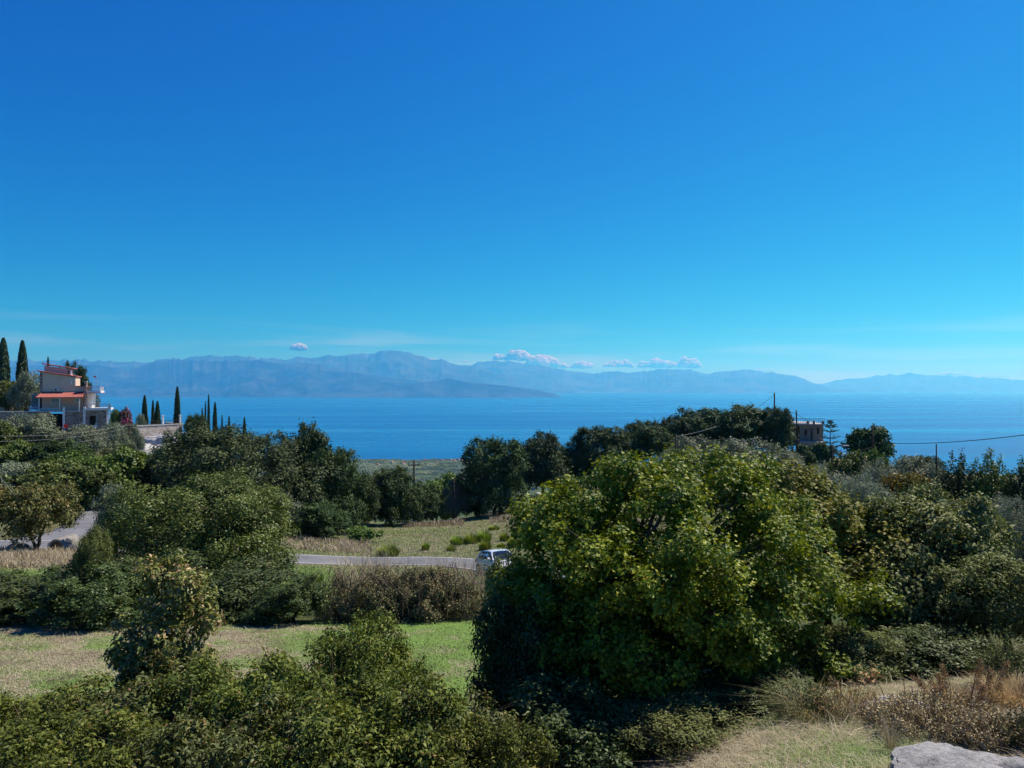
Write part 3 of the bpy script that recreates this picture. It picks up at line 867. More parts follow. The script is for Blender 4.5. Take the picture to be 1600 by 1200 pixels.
def blade_obj(name, pos, height, width, lean, seed, var, mat, parent=None, curve=0.35, az=None):
    V, fc, vv = blades(pos, height, width, lean, seed, var, curve, az)
    return mesh_obj(name, make_mesh(name, V, fc, mat, attr={'var': vv}), parent)

# ------------------------------------------------------------------ tree and shrub prototypes
tree_proto('oak_a', 9.0, 9.0, 101, LM['oak'], 26000, 0.27, 0.155, 0.22, 13, 0.06, 1, 18, 0.55, 0.34)
tree_proto('oak_b', 9.0, 9.0, 102, LM['oak'], 26000, 0.26, 0.15, 0.22, 15, 0.05, 2, 16, 0.5, 0.36)
tree_proto('oak_dark', 9.0, 8.0, 103, LM['oak_dark'], 22000, 0.28, 0.165, 0.24, 12, 0.08, 1, 18, 0.55, 0.34)
tree_proto('oak_olive', 14.0, 11.0, 104, LM['oak_olive'], 44000, 0.25, 0.13, 0.30, 18, 0.05, 2, 18, 0.5, 0.34)
tree_proto('bright', 6.0, 5.0, 105, LM['bright'], 12000, 0.27, 0.15, 0.13, 11, 0.05, 2, 16, 0.36, 0.32)
tree_proto('bright_b', 6.0, 5.0, 106, LM['pale'], 12000, 0.25, 0.13, 0.13, 12, 0.05, 2, 14, 0.34, 0.34)
tree_proto('olive_a', 6.0, 5.0, 107, LM['olive'], 15000, 0.26, 0.075, 0.16, 12, 0.10, 2, 14, 0.42, 0.34, 0.2, up=0.35, rnd=0.7)
tree_proto('olive_b', 6.0, 5.0, 108, LM['olive'], 26000, 0.17, 0.042, 0.14, 14, 0.08, 2, 12, 0.36, 0.36, 0.2, up=0.35, rnd=0.7)
tree_proto('rusty', 6.6, 4.6, 109, LM['rusty'], 26000, 0.17, 0.10, 0.14, 13, 0.44, 2, 16, 0.32, 0.30)
tree_proto('pale_tree', 7.0, 5.0, 110, LM['pale'], 80000, 0.108, 0.048, 0.16, 22, 0.04, 3, 14, 0.26, 0.35, 0.25, twigs=60, up=0.4)
tree_proto('yellow', 2.8, 1.9, 111, LM['yellow'], 7000, 0.13, 0.075, 0.06, 8, 0.05, 2, 14, 0.2, 0.3)
tree_proto('open_round', 5.0, 6.2, 112, LM['oak'], 6500, 0.27, 0.19, 0.10, 11, 0.34, 3, 12, 0.36, 0.40, 0.08)
tree_proto('lentisk_a', 1.9, 1.6, 113, LM['lentisk'], 34000, 0.050, 0.019, 0.035, 12, 0.02, 4, 14, 0.095, 0.43, 0.25, twigs=80, up=0.5, rnd=0.6, poke=70)
tree_proto('lentisk_b', 2.1, 1.5, 114, LM['lentisk_brown'], 34000, 0.052, 0.020, 0.035, 14, 0.02, 4, 14, 0.10, 0.44, 0.25, twigs=80, up=0.5, rnd=0.6, poke=70)
tree_proto('lentisk_c', 2.0, 1.7, 115, LM['lentisk'], 34000, 0.048, 0.020, 0.035, 16, 0.02, 4, 12, 0.085, 0.45, 0.25, twigs=80, up=0.5, rnd=0.6, poke=70)
tree_proto('thicket_a', 3.0, 2.4, 116, LM['thicket'], 26000, 0.085, 0.042, 0.05, 12, 0.02, 4, 14, 0.16, 0.36, 0.25, twigs=60)
tree_proto('thicket_b', 3.0, 2.2, 117, LM['thicket'], 26000, 0.08, 0.040, 0.05, 14, 0.02, 4, 14, 0.15, 0.38, 0.25, twigs=60)
tree_proto('glint_a', 2.8, 2.6, 118, LM['glint'], 32000, 0.070, 0.032, 0.05, 14, 0.02, 4, 12, 0.15, 0.36, 0.22, twigs=120)
tree_proto('glint_b', 2.4, 2.2, 119, LM['glint'], 26000, 0.062, 0.026, 0.04, 14, 0.02, 5, 10, 0.14, 0.40, 0.2, twigs=160)
tree_proto('bush_small', 2.0, 1.6, 120, LM['oak'], 4500, 0.16, 0.09, 0.05, 7, 0.02, 3, 12, 0.18, 0.25, twigs=8)
tree_proto('bush_bright', 2.0, 1.6, 121, LM['bright'], 4500, 0.15, 0.085, 0.05, 7, 0.02, 3, 12, 0.18, 0.25, twigs=8)
tree_proto('bush_magenta', 2.4, 1.8, 122, LM['magenta'], 4500, 0.15, 0.10, 0.05, 8, 0.02, 3, 12, 0.2, 0.28, twigs=8)

def cypress_proto(key, w, h, seed, n):
    rg = np.random.default_rng(seed)
    t = rg.random(n) ** 0.8
    prof = np.minimum(t / 0.12, 1) ** 0.6 * (1 - t) ** 0.55 * 1.18
    a = rg.random(n) * 6.283
    lump = 0.80 + 0.38 * vnoise3(np.stack([np.cos(a) * 1.7, np.sin(a) * 1.7, t * 9], 1), seed)
    r = w * 0.5 * prof * lump * (0.55 + 0.45 * rg.random(n) ** 0.4)
    pos = np.stack([r * np.cos(a), r * np.sin(a), 0.04 * h + t * h * 0.96], 1)
    out = np.stack([np.cos(a), np.sin(a), 0 * a], 1)
    nor = nrm(out + rg.normal(size=(n, 3)) * 0.6)
    ax = np.array([0, 0, 1.0]) + out * 0.3 + rg.normal(size=(n, 3)) * 0.25
    var = np.clip(0.45 * vnoise3(pos * 0.9, seed) + 0.55 * rg.random(n), 0, 1)
    cm = leaf_mesh(key + '_crown', pos, nor, ax, 0.50 * (0.7 + 0.6 * rg.random(n)), 0.20 * np.ones(n), LM['cypress'], var)
    mb = MB(); mb.tube([(0, 0, -0.3), (0.03, 0, h * 0.3), (0, 0, h * 0.85)], [0.16, 0.12, 0.03], 7)
    proto(key, (w, h), [('trunk', mb.mesh(key + '_trunk', BARK)), ('crown', cm)])
cypress_proto('cypress_a', 2.0, 9.0, 130, 3400)
cypress_proto('cypress_b', 1.6, 10.0, 131, 3000)

def shoots_proto(key, w, h, seed, mat, n_shoot, L, W):
    """leafy young tree of many upright shoots"""
    rg = np.random.default_rng(seed)
    mb = MB(); P_, N_, A_, V_ = [], [], [], []
    for i in range(n_shoot):
        a = rg.random() * 6.283; rr = w * 0.46 * math.sqrt(rg.random())
        top = Vector((rr * math.cos(a), rr * math.sin(a), h * (1.0 - 0.55 * (rr / (w * 0.5)) ** 2) * (0.72 + 0.28 * rg.random())))
        b = Vector((top.x * 0.35, top.y * 0.35, 0))
        pts = limb(mb, b, top, 0.03, 0.008, rg, 5, 0.1, 4)
        m = 75
        t = 0.25 + 0.75 * rg.random(m)
        ps = np.array([tuple(b.lerp(top, float(q))) for q in t])
        an = rg.random(m) * 6.283
        o = np.stack([np.cos(an), np.sin(an), 0.5 + 0 * an], 1)
        ps = ps + o * (0.10 + 0.16 * rg.random((m, 1))) * (1.15 - 0.6 * t[:, None])
        P_.append(ps); A_.append(o); N_.append(nrm(np.stack([np.cos(an) * 0.5, np.sin(an) * 0.5, 0.9 + 0 * an], 1) + rg.normal(size=(m, 3)) * 0.5)); V_.append(np.clip(rg.random(m) * 0.7 + 0.3 * t, 0, 1))
    cm = leaf_mesh(key + '_crown', np.vstack(P_), np.vstack(N_), np.vstack(A_), L, W, mat, np.concatenate(V_))
    proto(key, (w, h), [('trunk', mb.mesh(key + '_trunk', BARK)), ('crown', cm)])
shoots_proto('shoots_a', 3.6, 4.6, 140, LM['bright'], 70, 0.20, 0.10)
shoots_proto('shoots_b', 3.2, 4.6, 141, LM['oak'], 70, 0.19, 0.09)

# ------------------------------------------------------------------ ridge trees, right of the gap of sea
RG = 'evergreen oaks along the ridge'
plant('oak_b', 770, 104, 100, 687, 'oak_tree', 'round evergreen oak standing alone at the far end of the meadow', 'tree')
plant('oak_dark', 845, 118, 82, 679, 'oak_tree', 'dark oak above the sandy bank, lowest of the ridge trees', 'tree', RG)
plant('oak_a', 898, 124, 60, 694, 'oak_tree', 'low oak in the dip between two taller ridge oaks', 'tree', RG)
plant('oak_b', 940, 124, 88, 668, 'oak_tree', 'broad oak in the middle of the ridge, above the maple crown', 'tree', RG)
plant('oak_a', 1002, 127, 82, 660, 'oak_tree', 'oak with a paler top, left of the three dark ridge crowns', 'tree', RG)
plant('oak_dark', 1050, 131, 58, 654, 'oak_tree', 'small dark round oak where the ridge begins to climb', 'tree', RG)
plant('oak_dark', 1096, 134, 88, 640, 'oak_tree', 'dark domed oak on the ridge left of the knoll thicket', 'tree', RG)
plant('oak_a', 1165, 128, 130, 636, 'oak_tree', 'widest oak on the knoll, under the tall bare pole', 'tree', RG)
plant('oak_b', 1212, 122, 48, 638, 'oak_tree', 'oak leaning over the left end of the stone house', 'tree', RG)
plant('olive_a', 1160, 84, 130, 688, 'olive_tree', 'grey green scrub tree just above the top of the big maple', 'tree')
plant('olive_a', 1080, 96, 90, 684, 'olive_tree', 'silvery shrub under the dark ridge oaks by the short pole', 'tree')
plant('olive_a', 1225, 90, 70, 706, 'olive_tree', 'grey shrub on the dry slope below the stone house', 'tree')
plant('bush_small', 1257, 112, 26, 696, 'slope_shrub', 'small dark domed shrub at the foot of the stone house', 'shrub', 'domed shrubs below the stone house')
plant('bush_small', 1286, 110, 30, 693, 'slope_shrub', 'dark domed shrub just left of the tiered conifer', 'shrub', 'domed shrubs below the stone house')
plant('bush_small', 1264, 104, 20, 706, 'slope_shrub', 'lowest of three domed shrubs on the dry slope', 'shrub', 'domed shrubs below the stone house')
plant('open_round', 1357, 86, 66, 667, 'round_tree', 'airy round tree alone against the sea beside a pole', 'tree')
plant('bright_b', 1330, 62, 64, 708, 'yellow_green_shrub', 'yellow green shrub right of the lamp pole below the knoll', 'shrub')
plant('bright', 1372, 64, 46, 706, 'yellow_green_shrub', 'green rounded shrub under the airy round tree', 'shrub')
plant('olive_a', 1420, 62, 90, 715, 'olive_tree', 'grey green olive right below the airy round tree', 'tree')
plant('oak_b', 1445, 84, 52, 713, 'slope_shrub', 'low dark dome of a bush at the edge of the sea view', 'shrub')
plant('olive_b', 1300, 48, 120, 728, 'olive_tree', 'olive behind the right shoulder of the big maple', 'tree')
plant('olive_b', 1352, 36, 110, 742, 'olive_tree', 'silvery olive beside the yellow orange shrub', 'tree')
plant('yellow', 1410, 43, 72, 741, 'autumn_shrub', 'yellow and orange autumn shrub among the grey olives', 'shrub')
plant('olive_b', 1390, 50, 90, 722, 'olive_tree', 'olive behind the yellow and orange shrub', 'tree')
plant('shoots_b', 1495, 48, 70, 696, 'young_tree', 'dark leafy young tree beside the leaning pole stub', 'tree', 'young trees with upright shoots')
plant('shoots_a', 1545, 47, 74, 694, 'young_tree', 'tallest of the young trees with upright shoots', 'tree', 'young trees with upright shoots')
plant('shoots_b', 1605, 46, 80, 708, 'young_tree', 'young tree with upright shoots cut by the right edge', 'tree', 'young trees with upright shoots')
plant('olive_b', 1470, 29, 110, 768, 'olive_tree', 'feathery olive below the young trees with upright shoots', 'tree')
plant('olive_b', 1545, 25, 120, 776, 'olive_tree', 'tall grey olive thicket near the right edge', 'tree')
plant('olive_b', 1620, 22, 110, 785, 'olive_tree', 'grey olive cut off by the right edge', 'tree')

# ------------------------------------------------------------------ trees left of the gap of sea
plant('oak_olive', 372, 78, 236, 666, 'oak_tree', 'largest olive brown oak in the middle of the left wood', 'tree')
plant('oak_dark', 256, 82, 120, 703, 'oak_tree', 'dark oak in front of the pale rock outcrop', 'tree')
plant('oak_a', 484, 86, 96, 668, 'oak_tree', 'tall green oak at the right shoulder of the big brown oak', 'tree')
plant('oak_b', 520, 82, 90, 704, 'oak_tree', 'oak stepping down towards the gap of sea', 'tree')
plant('oak_a', 552, 90, 70, 738, 'oak_tree', 'low oak between the left wood and the meadow trees', 'tree')
plant('oak_b', 612, 96, 84, 733, 'oak_tree', 'oak at the meadow edge left of the tall cross pole', 'tree')
plant('oak_a', 655, 100, 66, 756, 'oak_tree', 'low rounded oak in front of the cross pole', 'tree')
plant('bright', 690, 116, 70, 742, 'green_tree', 'lighter green tree behind the thin meadow pole', 'tree')
plant('olive_a', 712, 104, 44, 752, 'olive_tree', 'grey olive beside the thin pole at the meadow edge', 'tree')
plant('oak_dark', 744, 109, 64, 764, 'oak_tree', 'dark low tree between the thin pole and the lone oak', 'tree')
plant('oak_dark', 832, 108, 60, 775, 'oak_tree', 'dark bushes below the sandy bank at the meadow end', 'shrub')
plant('olive_a', 430, 74, 90, 770, 'olive_tree', 'grey green bush at the foot of the big brown oak', 'shrub')
plant('oak_b', 495, 76, 90, 785, 'oak_tree', 'dark bush at the foot of the left wood by the road bend', 'shrub')
plant('bush_bright', 566, 74, 52, 824, 'green_bush', 'low bright green bush at the left end of the meadow', 'shrub')
plant('pale_tree', 320, 30, 280, 748, 'pale_green_tree', 'big pale green bushy tree behind the dark hedge', 'tree')

plant('rusty', 48, 46, 132, 757, 'rust_flecked_tree', 'rust flecked tree spreading over the side road', 'tree')
plant('olive_a', 178, 51, 66, 760, 'olive_tree', 'small grey olive beside the side road', 'tree')
HG = 'bushy trees on the slope below the villa'
plant('bright', 172, 76, 100, 702, 'green_tree', 'bright green bushy tree right of the slope, below the rock outcrop', 'tree', HG)
plant('bright_b', 142, 73, 80, 735, 'green_tree', 'green bushy tree just behind the small grey olive', 'tree', HG)
plant('bright_b', 82, 72, 110, 722, 'green_tree', 'pale bushy tree above the rust flecked tree', 'tree', HG)
plant('olive_a', 22, 71, 90, 724, 'olive_tree', 'grey olive on the slope at the left edge', 'tree', HG)
plant('oak_a', 92, 84, 90, 690, 'green_tree', 'dark green tree in the middle of the slope below the villa', 'tree', HG)
plant('bright', 15, 84, 70, 690, 'green_tree', 'green tree at the left edge under the wires', 'tree', HG)
plant('olive_a', 52, 98, 84, 648, 'olive_tree', 'large grey olive against the villa basement wall', 'tree', HG)
plant('olive_a', 130, 98, 70, 666, 'olive_tree', 'olive under the red chair terrace of the villa', 'tree', HG)
plant('olive_a', 178, 102, 46, 662, 'olive_tree', 'olive under the right corner of the villa', 'tree', HG)
plant('olive_a', 206, 104, 30, 664, 'olive_tree', 'small olive beside the outcrop pole', 'tree', HG)
plant('bright_b', -15, 92, 70, 655, 'green_tree', 'yellow green tree cut by the left edge below the cypresses', 'tree', HG)
plant('bright', 118, 76, 70, 708, 'green_tree', 'small green tree between two paler slope trees', 'tree', HG)
plant('olive_a', 45, 138, 46, 583, 'olive_tree', 'olive between the cypresses and the villa', 'tree')
plant('bright_b', 12, 140, 46, 596, 'green_tree', 'scrub tree at the foot of the tall cypresses', 'tree')
plant('oak_a', 113, 142, 42, 569, 'oak_tree', 'dark tree rising behind the villa roof', 'tree')
plant('olive_a', 147, 136, 18, 616, 'olive_tree', 'small tree behind the lower balcony of the villa', 'tree')

CY = 'cypresses on the left hill'
plant('cypress_a', 5, 150, 22, 530, 'cypress_tree', 'tallest cypress at the left edge', 'cypress', CY)
plant('cypress_a', 35, 148, 20, 534, 'cypress_tree', 'tall cypress standing free left of the villa', 'cypress', CY)
plant('cypress_b', 75, 168, 7, 559, 'cypress_tree', 'cypress tip showing above the villa roof', 'cypress', CY)
plant('cypress_a', 226, 122, 12, 619, 'cypress_tree', 'stout cypress in the villa garden beside the bougainvillea', 'cypress', CY)
plant('cypress_b', 239, 127, 7, 626, 'cypress_tree', 'thin cypress half hidden beside a ragged one', 'cypress', CY)
plant('cypress_a', 246, 125, 12, 628, 'cypress_tree', 'ragged cypress behind the garden railing', 'cypress', CY)
plant('cypress_a', 277, 121, 13, 606, 'cypress_tree', 'tall dark cypress at the end of the garden wall', 'cypress', CY)
plant('cypress_b', 316, 150, 6, 639, 'cypress_tree', 'shortest of three slim cypresses right of the garden', 'cypress', CY)
plant('cypress_b', 321, 152, 5, 629, 'cypress_tree', 'middle one of three slim cypresses right of the garden', 'cypress', CY)
plant('cypress_b', 326, 154, 6, 618, 'cypress_tree', 'tallest slim cypress right of the garden', 'cypress', CY)
plant('cypress_a', 336, 146, 10, 630, 'cypress_tree', 'broad cypress right of the three slim ones', 'cypress', CY)
plant('cypress_b', 347, 150, 5, 649, 'cypress_tree', 'thin cypress tip right of the broad one', 'cypress', CY)
plant('cypress_b', 358, 150, 7, 651, 'cypress_tree', 'small cypress tip above the wood', 'cypress', CY)
plant('cypress_a', 382, 150, 10, 654, 'cypress_tree', 'blunt cypress tip at the crest of the wood', 'cypress', CY)

plant('bush_bright', 180, 122, 16, 641, 'garden_bush', 'round clipped green bush beside the villa corner', 'shrub')
plant('bush_magenta', 193, 123, 24, 639, 'bougainvillea', 'magenta flowering bougainvillea in the villa garden', 'shrub')
plant('oak_b', 308, 121, 36, 649, 'garden_hedge', 'dark green bush at the right end of the garden wall', 'shrub')
plant('olive_a', 220, 119, 18, 648, 'garden_shrub', 'small grey shrub beside the garden railing', 'shrub')

# ------------------------------------------------------------------ hedge behind the near field
HD = 'hedge behind the near field'
plant('thicket_a', 35, 21.0, 190, 900, 'hedge_shrub', 'hedge shrub at the left edge with sunlit top', 'shrub', HD)
plant('thicket_b', 150, 20.0, 170, 884, 'hedge_shrub', 'dark hedge shrub left of the brown tipped climber', 'shrub', HD)
plant('thicket_a', 250, 21.5, 150, 872, 'hedge_shrub', 'dark hedge shrub hidden behind the brown tipped climber', 'shrub', HD)
plant('thicket_b', 370, 22.0, 190, 890, 'hedge_shrub', 'shaded hedge shrub below the pale green tree', 'shrub', HD)
plant('thicket_a', 455, 21.0, 110, 905, 'hedge_shrub', 'last green hedge shrub before the brown brambles', 'shrub', HD)
plant('glint_b', 143, 20.5, 60, 828, 'tall_shoot_bush', 'narrow leafy shoot rising out of the hedge', 'shrub')

# ------------------------------------------------------------------ shrubs below the viewpoint
LG = 'small leaved shrubs below the viewpoint'
plant('lentisk_a', 60, 8.6, 300, 1080, 'lentisk_shrub', 'shrub in the bottom left corner below the dry field', 'shrub', LG)
plant('lentisk_b', 235, 8.8, 300, 1050, 'lentisk_shrub', 'shrub at the foot of the brown tipped climber', 'shrub', LG)
plant('lentisk_c', 390, 8.6, 280, 1032, 'lentisk_shrub', 'shrub with sunlit top below the straw coloured patch', 'shrub', LG)
plant('lentisk_a', 575, 9.8, 200, 982, 'lentisk_shrub', 'highest of the near shrubs, in front of the green strip', 'shrub', LG)
plant('lentisk_b', 690, 8.4, 240, 1085, 'lentisk_shrub', 'shrub in the dark shade edge of the big maple', 'shrub', LG)
plant('lentisk_c', 130, 7.2, 330, 1130, 'lentisk_shrub', 'nearest shrub at the bottom left of the picture', 'shrub', LG)
plant('lentisk_b', 350, 7.2, 330, 1115, 'lentisk_shrub', 'nearest shrub left of the bottom middle', 'shrub', LG)
plant('lentisk_a', 560, 7.3, 330, 1095, 'lentisk_shrub', 'nearest shrub at the bottom middle', 'shrub', LG)
plant('lentisk_c', 730, 7.6, 230, 1125, 'lentisk_shrub', 'nearest shrub beside the shade of the big maple', 'shrub', LG)

# ------------------------------------------------------------------ unique near plants
def unique_plant(name, label, cat, spec, n_leaf, L, W, mat, seed, r0, stems, base_px, base_d, per=16, clump=0.2, hollow=0.34, fill=0.2, twigs=120, zmin=0.1, group=None, lobed=False, tw_r=None, **kw):
    """spec: lobes as (column, row, depth, half width px, half height px, half depth m)"""
    bx = X(base_px, base_d); bz = gz(bx, base_d)
    lb = []
    for px, py, d, rx, rz, ry in spec:
        p = P(px, py, d)
        lb.append((p.x - bx, p.y - base_d, p.z - bz, rx * d / F, ry, rz * d / F))
    lb = np.array(lb)
    cm, tips = crown(name + '_crown', lb, n_leaf, L, W, mat, seed, per, clump, hollow, fill, zmin, lobed=lobed, **kw)
    tm = trunk_mesh(name + '_trunk', lb, tips, seed, r0, stems, twigs)
    root = tag(empty(name, (bx, base_d, bz)), label, cat, group)
    mesh_obj('trunk', tm, root); mesh_obj('crown', cm, root)
    return root

def dome_lobes(cx, cy, d, hl, hr, ht, hb, dep, n, r0, r1, seed, extra=()):
    """boughs spread unevenly over a broad crown: column and row of its middle, half widths left and right, height above and below"""
    rg = np.random.default_rng(seed); out = []
    while len(out) < n:
        v = rg.normal(size=3); v /= np.linalg.norm(v)
        if v[1] > 0.55: continue
        k = 0.74 + 0.22 * rg.random()
        out.append((cx + v[0] * k * (hl if v[0] < 0 else hr), cy - v[2] * k * (ht if v[2] > 0 else hb), d + v[1] * dep * k,
                    r0 + (r1 - r0) * rg.random() ** 1.5, (r0 + (r1 - r0) * rg.random() ** 1.5) * 0.72, 0.35 + 0.35 * rg.random()))
    for i in range(int(n * 0.45)):
        v = rg.normal(size=3); v /= np.linalg.norm(v); k = 0.5 * rg.random()
        out.append((cx + v[0] * k * hl, cy - v[2] * k * ht, d + v[1] * dep * k, r1, r1 * .8, .6))
    return out + list(extra)
unique_plant('maple_tree', 'big yellow green maple filling the right centre', 'tree',
    dome_lobes(1045, 925, 11.4, 255, 262, 196, 200, 2.1, 70, 32, 72, 7, [(1350, 925, 11.0, 55, 26, .4), (1300, 940, 11.0, 50, 40, .5), (1075, 728, 11.6, 60, 26, .6), (1150, 748, 11.5, 50, 36, .6), (965, 760, 11.4, 55, 34, .6), (882, 795, 11.3, 40, 36, .5),
         (820, 1040, 10.6, 60, 60, .5), (890, 1080, 10.2, 75, 60, .5), (980, 1095, 10.0, 80, 60, .5), (1080, 1095, 10.0, 80, 60, .5), (1180, 1075, 10.2, 75, 60, .5), (1260, 1030, 10.6, 60, 60, .5), (930, 1010, 9.9, 70, 60, .5), (1120, 1010, 9.9, 70, 60, .5), (1030, 1040, 9.6, 70, 60, .4)]),
    170000, 0.056, 0.052, LM['maple'], 201, 0.12, 2, 1060, 11.5, per=18, clump=0.15, hollow=0.43, fill=0.16, twigs=260, lobed=True, up=0.75, rnd=0.5, zmin=0.15, vspread=0.5)
unique_plant('yellowing_maple', 'thinner yellowing maple behind the right side of the big maple', 'tree', [
    (1265, 820, 13.6, 75, 65, 1.0), (1310, 870, 13.4, 80, 75, 1.0), (1235, 775, 13.8, 60, 38, .8), (1340, 930, 13.0, 60, 60, .8), (1300, 800, 14.0, 50, 42, .7), (1290, 920, 13.0, 70, 70, .8)],
    20000, 0.082, 0.066, LM['maple_thin'], 202, 0.09, 2, 1295, 13.6, per=12, clump=0.2, hollow=0.42, fill=0.06, twigs=200, lobed=True, up=0.7)
unique_plant('climber_bush', 'tall bush with brown tipped leaves rising left of centre in the near field', 'shrub', [
    (262, 935, 10.2, 46, 56, .42), (235, 905, 10.3, 22, 34, .26), (300, 925, 10.1, 30, 42, .3), (265, 885, 10.3, 16, 22, .2), (270, 1010, 10.0, 62, 60, .55), (225, 1020, 10.1, 45, 45, .4), (315, 980, 10.0, 24, 40, .25), (285, 1070, 9.8, 85, 50, .6),
    (185, 975, 10.2, 12, 12, .12)],
    15000, 0.072, 0.030, LM['climber'], 203, 0.04, 3, 265, 10.1, per=12, clump=0.10, hollow=0.34, fill=0.18, twigs=130, up=0.4, droop=0.8)
unique_plant('glossy_shrub', 'dark glossy shrub tree right of the big maple', 'shrub', [
    (1440, 870, 13.2, 90, 75, 1.0), (1500, 840, 13.6, 70, 55, .9), (1400, 830, 13.8, 60, 45, .8), (1450, 800, 14.2, 60, 32, .7), (1460, 950, 12.6, 95, 75, .9), (1390, 940, 12.8, 60, 65, .8), (1530, 910, 13.0, 50, 60, .7)],
    42000, 0.075, 0.040, LM['glint'], 204, 0.08, 3, 1450, 13.3, per=14, clump=0.17, hollow=0.38, fill=0.2, twigs=160)
plant('glint_b', 1570, 11.6, 190, 872, 'glint_shrub', 'twiggy shrub with pale dry ends at the right edge', 'shrub')
plant('glint_a', 1330, 10.8, 160, 985, 'glint_shrub', 'shaded shrub at the right foot of the big maple', 'shrub')
plant('thicket_b', 1450, 10.9, 200, 985, 'glint_shrub', 'dark thicket behind the bronze reed plumes', 'shrub')
plant('glint_b', 812, 12.4, 120, 872, 'glint_shrub', 'twiggy grey green shrub hiding the front of the white car', 'shrub')
plant('thicket_a', 815, 10.4, 150, 940, 'glint_shrub', 'dark leafy skirt at the left foot of the big maple', 'shrub')
plant('thicket_b', 905, 9.0, 230, 1075, 'shade_shrub', 'shaded shrub under the left front of the big maple', 'shrub', 'shaded shrubs under the maple')
plant('glint_b', 1060, 9.1, 230, 1085, 'shade_shrub', 'shaded shrub under the middle of the big maple', 'shrub', 'shaded shrubs under the maple')
plant('thicket_a', 1190, 9.6, 180, 1050, 'shade_shrub', 'shaded shrub under the right front of the big maple', 'shrub', 'shaded shrubs under the maple')

# ------------------------------------------------------------------ road
ASPHALT = pbr('worn_asphalt', (0.165, 0.17, 0.18), 0.85, 0.25, var=0.22, scale=0.5, bump=0.25, bscale=40)
LINE = pbr('road_paint', (0.74, 0.74, 0.72), 0.7, 0.3, var=0.12, scale=6)
DIRT = pbr('pale_roadside_dirt', (0.30, 0.265, 0.22), 0.95, 0.1, var=0.25, scale=2.0, bump=0.5, bscale=15)
CONCRETE = pbr('weathered_concrete', (0.46, 0.45, 0.43), 0.85, 0.2, var=0.2, scale=2.5, bump=0.3, bscale=18)

def spline(pts, n):
    pts = [np.array(p, float) for p in pts]
    q = [2 * pts[0] - pts[1]] + pts + [2 * pts[-1] - pts[-2]]
    out = []
    for i in range(1, len(q) - 2):
        for k in range(n):
            t = k / n
            a, b, c, d = q[i - 1], q[i], q[i + 1], q[i + 2]
            out.append(0.5 * ((2 * b) + (c - a) * t + (2 * a - 5 * b + 4 * c - d) * t * t + (3 * b - a - 3 * c + d) * t ** 3))
    out.append(pts[-1])
    return np.array(out)

def ribbon(name, path, o0, o1, lift, mat, parent=None, cols=7, skirt=0.0):
    """sheet that follows the path between the side offsets o0 and o1, lying on the ground"""
    t = np.gradient(path, axis=0); t /= np.linalg.norm(t, axis=1, keepdims=True)
    nrm2 = np.stack([t[:, 1], -t[:, 0]], 1)
    offs = np.linspace(o0, o1, cols)
    V = []
    xy = path[:, None, :] + nrm2[:, None, :] * offs[None, :, None]
    zc = ground_z(path[:, 0], path[:, 1])[:, None]
    z = ground_z(xy[..., 0], xy[..., 1]) * 0.7 + zc * 0.3 + lift
    V = np.concatenate([xy, z[..., None]], -1)
    if skirt:
        a = V[:, :1].copy(); a[..., 2] -= skirt; b = V[:, -1:].copy(); b[..., 2] -= skirt
        V = np.concatenate([a, V, b], 1)
    return mesh_obj(name, make_mesh(name, V.reshape(-1, 3), grid_faces(V.shape[0], V.shape[1]), mat, True), parent)

ROAD = spline([(-95, 33), (-70, 39), (-52, 44.5), (-40, 49), (-30, 53), (-20, 55.2), (-12, 57), (-6.5, 57.4), (-2.4, 54.6), (0.5, 49.5), (2.8, 43), (5.0, 37), (8, 29)], 14)
SIDE = spline([(-35.4, 51.5), (-34.9, 56), (-35.2, 60), (-36.6, 65), (-39, 71), (-44, 80), (-51, 92)], 10)
road = tag(ribbon('road', ROAD, -2.4, 2.4, 0.10, ASPHALT, skirt=0.6), kind='structure')
side_road = tag(ribbon('side_road', SIDE, -1.8, 1.8, 0.106, ASPHALT, skirt=0.6), kind='structure')
ribbon('edge_line', ROAD, 2.05, 2.17, 0.112, LINE, road, 3)
ribbon('edge_line', ROAD, -2.17, -2.05, 0.112, LINE, road, 3)
tag(ribbon('road_shoulder', ROAD[85:160], 2.4, 5.0, 0.03, DIRT, skirt=0.3), kind='structure')

def rock(name, loc, size, seed, mat, label, cat, rz=0.0, sub=4, rough=0.30, group=None, cut=0.25, flat=9.0):
    bm = bmesh.new()
    bmesh.ops.create_icosphere(bm, subdivisions=sub, radius=1.0)
    co = np.array([v.co[:] for v in bm.verts])
    n1 = vnoise3(co * 1.3 + seed, seed) - 0.5; n2 = vnoise3(co * 3.1 + seed, seed + 1) - 0.5; n3 = vnoise3(co * 8.0 + seed, seed + 2) - 0.5
    n4 = np.abs(vnoise3(co * np.array([2, 2, 6]) + seed, seed + 3) - 0.5)
    k = 1 + rough * (1.6 * n1 + 0.8 * n2 + 0.35 * n3) - rough * 0.5 * np.clip(0.12 - n4, 0, 1) * 3
    for v, q in zip(bm.verts, k):
        c = v.co * float(q)
        c.z = max(c.z, -cut * 2)
        if c.z > flat: c.z = flat + (c.z - flat) * 0.25
        v.co = Vector((c.x * size[0] / 2, c.y * size[1] / 2, c.z * size[2] / 2))
    me = bpy.data.meshes.new(name); bm.to_mesh(me); bm.free(); me.materials.append(mat)
    me.polygons.foreach_set('use_smooth', np.ones(len(me.polygons), dtype=bool))
    o = mesh_obj(name, me, None, loc); o.rotation_euler.z = rz
    return tag(o, label, cat, group)

